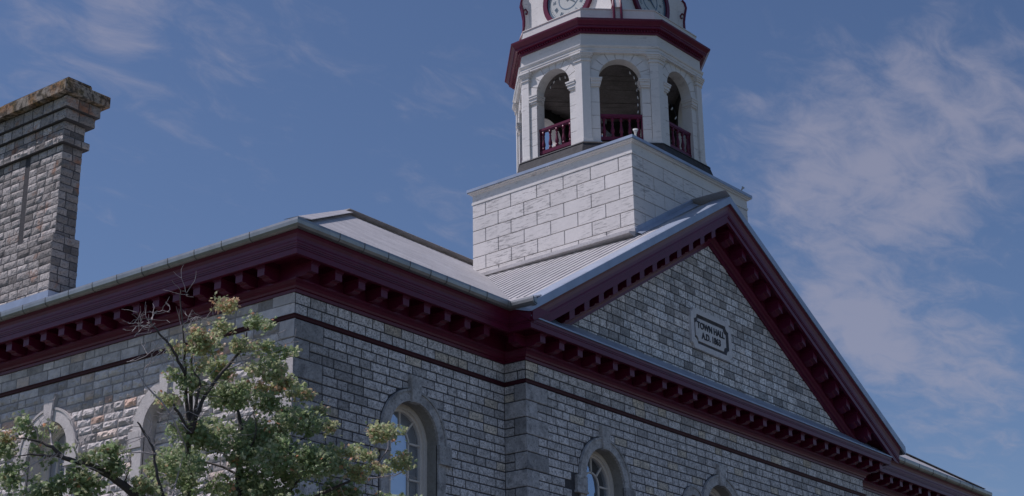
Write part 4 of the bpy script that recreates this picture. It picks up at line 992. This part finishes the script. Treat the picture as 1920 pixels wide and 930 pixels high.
CLUMPS=[(-0.57,7.95,-0.70,0.06,0.06,2),
(-0.49,7.82,-0.70,0.13,0.12,2),
(-0.41,7.7,-0.70,0.18,0.16,1),
(-0.36,7.63,0.05,0.16,0.15,1),
(-0.51,7.51,-0.70,0.09,0.10,1),
(-0.32,8.24,0.12,0.16,0.08,1),
(-0.2,8.38,-0.52,0.16,0.07,2),
(0.07,8.04,0.40,0.07,0.07,1),
(-0.03,7.87,-0.32,0.09,0.10,1),
(-0.38,8.21,-0.04,0.09,0.07,1),
(-0.82,7.71,-0.70,0.07,0.09,1),
(-0.69,7.69,-0.70,0.06,0.06,1),
(0.14,8.28,-0.03,0.15,0.07,0),
(0.34,8.13,-0.42,0.06,0.07,0),
(0.09,7.76,0.44,0.15,0.07,1),
(0.32,7.86,0.29,0.15,0.05,0),
(0.37,7.79,-0.52,0.09,0.06,1),
(0.54,7.91,0.11,0.15,0.05,0),
(0.78,7.7,-0.56,0.07,0.04,1),
(-0.82,7.38,-0.70,0.07,0.06,0),
(-0.64,7.27,-0.70,0.15,0.10,0),
(-0.45,7.17,-0.70,0.08,0.05,1),
(-0.82,7.03,-0.70,0.15,0.07,1),
(-0.37,7.54,-0.03,0.11,0.07,0),
(-0.24,7.32,0.45,0.16,0.12,0),
(-0.09,7.49,0.51,0.13,0.07,1),
(0.27,7.47,0.36,0.15,0.06,2),
(0.46,7.54,0.52,0.16,0.10,1),
(0.39,7.46,-0.48,0.21,0.12,1),
(0.32,7.07,-0.34,0.18,0.11,0),
(-0.14,7.25,-0.08,0.22,0.12,0),
(-0.29,7.16,-0.24,0.16,0.11,0),
(0.75,7.22,-0.14,0.19,0.07,1),
(1.01,7.09,0.10,0.09,0.05,1),
(0.6,7.06,0.49,0.24,0.13,0),
(0.08,6.9,0.51,0.26,0.10,0),
(-0.47,6.93,0.59,0.30,0.12,0),
(-0.63,6.66,-0.40,0.25,0.13,0),
(-0.89,6.57,0.56,0.21,0.10,0),
(-0.96,6.34,0.08,0.21,0.16,0),
(-0.28,6.59,-0.35,0.30,0.18,0),
(0.28,6.69,0.09,0.34,0.18,0),
(0.87,6.74,-0.52,0.24,0.13,0),
(1.11,6.95,0.59,0.10,0.07,1),
(1.05,6.46,0.36,0.21,0.13,0),
(0.65,6.28,-0.42,0.37,0.22,0),
(-0.02,6.01,0.32,0.39,0.24,0),
(-0.72,6.11,-0.55,0.34,0.19,0),
(1.05,6.18,-0.55,0.27,0.19,0),
(1.43,6.44,-0.20,0.15,0.08,1),
(1.3,6.39,0.58,0.13,0.09,0),
(1.28,5.99,0.60,0.24,0.16,0),
(1.73,6.29,-0.51,0.13,0.05,1),
(1.98,6.58,-0.56,0.20,0.10,1),
(1.89,6.22,-0.11,0.13,0.06,1),
(2.16,6.21,-0.41,0.14,0.10,1),
(2.14,5.91,0.44,0.18,0.08,1),
(1.87,5.9,0.55,0.16,0.09,0),
(1.59,6.14,-0.15,0.13,0.09,1),
(0.37,6.04,0.02,0.37,0.21,0),
(-2.57,6.65,-1.20,0.08,0.04,0),
(-2.53,6.53,-1.20,0.08,0.06,0),
(-2.79,6.44,-1.20,0.09,0.07,2),
(-2.74,6.26,-1.20,0.13,0.09,0),
(-2.71,6.34,-1.20,0.09,0.06,0),
(-2.35,6.46,-1.20,0.07,0.04,0),
(-2.37,6.25,-1.20,0.10,0.05,1),
(-2.07,6.67,-1.20,0.04,0.03,0),
(-1.94,6.64,-1.20,0.03,0.03,1),
(-2.22,6.52,-1.20,0.07,0.04,1),
(-2.07,6.28,-1.20,0.08,0.04,0),
(-2.22,6.09,-1.20,0.10,0.06,0),
(-2.14,5.99,-1.20,0.07,0.05,0),
(-2.58,5.97,-1.20,0.21,0.08,0),
(-2.5,5.83,-1.20,0.19,0.11,0),
(-2.72,5.9,-1.20,0.10,0.07,0),
(-2.42,5.73,-1.20,0.15,0.07,0),
(-2.19,5.72,-1.20,0.13,0.07,0),
(-2.03,5.82,-1.20,0.13,0.07,0),
(-1.91,6,-1.20,0.10,0.07,0),
(-1.8,5.89,-1.20,0.16,0.09,0),
(-1.69,5.78,-1.20,0.19,0.10,0),
(-1.48,5.69,-1.20,0.27,0.08,0),
(-1.69,6.16,-1.20,0.10,0.05,0),
(-1.49,6.2,-1.20,0.07,0.04,1),
(-1.39,6.24,-1.20,0.13,0.06,0),
(-1.26,6.26,-1.20,0.08,0.04,1),
(-1.45,6.1,-1.20,0.12,0.07,0),
(-1.37,6,-1.20,0.10,0.06,0),
(-1.04,5.82,-1.20,0.13,0.05,1),
(-0.92,5.75,-1.20,0.10,0.06,0),
(-0.7,6.42,0.11,0.12,0.13,0),
(-0.72,6.12,0.14,0.13,0.15,0),
(-1.18,6.22,0.01,0.07,0.09,1),
(0.14,6.58,0.26,0.22,0.15,0),
(0.01,6.38,-0.24,0.15,0.15,0),
(-0.14,5.63,0.03,0.82,0.34,0),
(0.8,5.45,-0.59,0.67,0.30,0),
(-0.78,5.38,0.10,0.52,0.30,0),
(-1.56,5.36,-1.20,0.67,0.26,0),
(-2.43,5.47,-1.20,0.45,0.26,0),
(1.63,5.53,0.14,0.45,0.22,0),
(0.03,4.85,-0.53,1.04,0.37,0),
(1.22,4.97,-0.04,0.60,0.30,0),
(-1.04,4.66,-1.20,0.75,0.30,0)]
TREE=(-5.382,-4.513)
FW2 = Vector((math.sin(YAW), math.cos(YAW), 0)); RT2 = Vector((math.cos(YAW), -math.sin(YAW), 0))
tree = empty('maple_tree', (TREE[0], TREE[1], GZ), 'maple with green and rusty leaves and bare twigs growing before the building corner', 'tree')
def tp(u, h, w): return RT2*u+FW2*w+Vector((0, 0, h))
def smooth(pl, n=3):
    out = []
    for k in range(len(pl)-1):
        p0, p1, p2, p3 = pl[max(k-1, 0)], pl[k], pl[k+1], pl[min(k+2, len(pl)-1)]
        for j in range(n):
            t = j/n; q = []
            for a, b, c, d in zip(p0, p1, p2, p3):
                q.append(.5*((2*b)+(-a+c)*t+(2*a-5*b+4*c-d)*t*t+(-a+3*b-3*c+d)*t**3))
            q[3] = p1[3]+(p2[3]-p1[3])*t; out.append(tuple(q))
    out.append(pl[-1]); return out
tr_ = MB(); br = MB(); tw = MB()
for i, l in enumerate(LIMBS):
    l = smooth(l); jit = .012 if i > 0 else .01
    pts = [tp(u, h, w)+Vector((rnd.uniform(-1, 1), rnd.uniform(-1, 1), rnd.uniform(-1, 1)))*jit for u, h, w, r in l]; rad = [max(r, .0045) for *_, r in l]
    if i == 0:
        pts = [Vector((.1, .05, 0)), Vector((.06, 0, .6)), Vector((.0, 0, 1.5))]+[p for p in pts if p.z > 2.2]; rr = [r for p, r in zip([tp(*q[:3]) for q in l], rad)]
        rad = [.30, .24, .21]+rad[-(len(pts)-3):]; tr_.tube(pts, rad, 12)
    else: (br if max(rad) > .018 else tw).tube(pts, rad, 8 if max(rad) > .018 else 5)
# fine side twigs
def twigs(l, n, L):
    for _ in range(n):
        k = rnd.randrange(len(l)-1); t = rnd.random(); a, b = l[k], l[k+1]
        p = tp(*[a[i]+(b[i]-a[i])*t for i in range(3)]); r = min(a[3], b[3])*.5
        d = Vector((rnd.gauss(0, 1), rnd.gauss(0, 1), rnd.gauss(.3, .8))).normalized(); pts = [p]
        for s in range(4): d = (d+Vector((rnd.gauss(0, .35), rnd.gauss(0, .35), rnd.gauss(.05, .3)))).normalized(); pts.append(pts[-1]+d*L*rnd.uniform(.15, .3))
        rr = max(.0045, min(.009, r)); tw.tube(pts, [rr, rr*.85, rr*.7, rr*.6, rr*.4], 4)
        if rnd.random() < .6:
            q = pts[2]; d2 = (d+Vector((rnd.gauss(0, .7), rnd.gauss(0, .7), rnd.gauss(0, .5)))).normalized(); tw.tube([q, q+d2*L*.2, q+d2*L*.35+Vector((0, 0, .02))], [rr*.6, rr*.5, rr*.3], 4)
for i, l in enumerate(LIMBS):
    if i in (0, 1): continue
    thin = max(q[3] for q in l) < .02
    twigs(l, 4 if thin else 8, .28 if thin else .42)
tr_.build('trunk', 'bark', tree, smooth=True); br.build('branches', 'bark', tree, smooth=True); tw.build('twigs', 'twig', tree)
lf = MB()
def leafcol(t):
    r = rnd.random()
    if t == 0: c = (.085, .115, .055) if r < .5 else ((.12, .14, .075) if r < .8 else (.155, .16, .10))
    elif t == 1: c = (.145, .155, .085) if r < .6 else ((.10, .13, .065) if r < .9 else (.20, .15, .10))
    else: c = (.22, .14, .09) if r < .3 else (.15, .155, .08)
    if rnd.random() < .015: c = (.24, .12, .07)
    v = rnd.uniform(2.4, 4.2); return tuple(x*v for x in c)
LOBES = [(0, 0), (.10, .18), (.42, .12), (.30, .34), (.56, .62), (.24, .56), (.0, 1.0), (-.24, .56), (-.56, .62), (-.30, .34), (-.42, .12), (-.10, .18)]
def leaf(p, s, n, d, c):
    side = n.cross(d).normalized(); pts = []
    for a, b in LOBES:
        fold = abs(a)*.35; pts.append(p+side*a*s+d*(b-.4)*s-n*(fold*s)-n*(b*b*.25*s))
    lf.face([pts[0], pts[1], pts[2], pts[3], pts[4], pts[5], pts[6]], c); lf.face([pts[0], pts[6], pts[7], pts[8], pts[9], pts[10], pts[11]], c)
for (u, h, w, a, b, t) in CLUMPS:
    dep = min(.5, (a+b)*.6); area = math.pi*a*b
    nsub = max(3, int(area/.0009))
    if h < 5.7: nsub = nsub//5
    for _ in range(nsub):                       # leafy shoots inside the clump
        r = math.sqrt(rnd.random())*1.05; th = rnd.uniform(0, 2*math.pi)
        q = Vector((u+a*r*math.cos(th), h+b*r*math.sin(th)+rnd.gauss(0, .01), w+rnd.uniform(-dep, dep)))
        if noise.noise(q*3.1) < -.24: continue  # gaps
        cnt = rnd.randint(4, 8)
        for k in range(cnt):
            p = tp(q.x+rnd.gauss(0, .045), q.y+rnd.gauss(0, .032), q.z+rnd.gauss(0, .05))
            n = Vector((rnd.gauss(-.3, .8), rnd.gauss(-.3, .8), .7)).normalized(); d = Vector((rnd.gauss(0, 1), rnd.gauss(0, 1), rnd.gauss(-.45, .4))).normalized()
            n = (n-d*n.dot(d)).normalized(); leaf(p, rnd.uniform(.042, .080), n, d, leafcol(t))
        if rnd.random() < .22:
            p0 = tp(q.x, q.y, q.z); d = Vector((rnd.gauss(0, 1), rnd.gauss(0, 1), rnd.gauss(-.2, .6))).normalized(); tw2 = d*.12
lf.build('crown', 'leaf', tree)
# children are placed in world space: take each root's position out of them
bpy.context.view_layer.update()
for o in list(col.objects):
    if o.parent is hall:
        o.matrix_parent_inverse = Matrix.Translation(-hall.location)
print('leaf faces', len(lf.f))
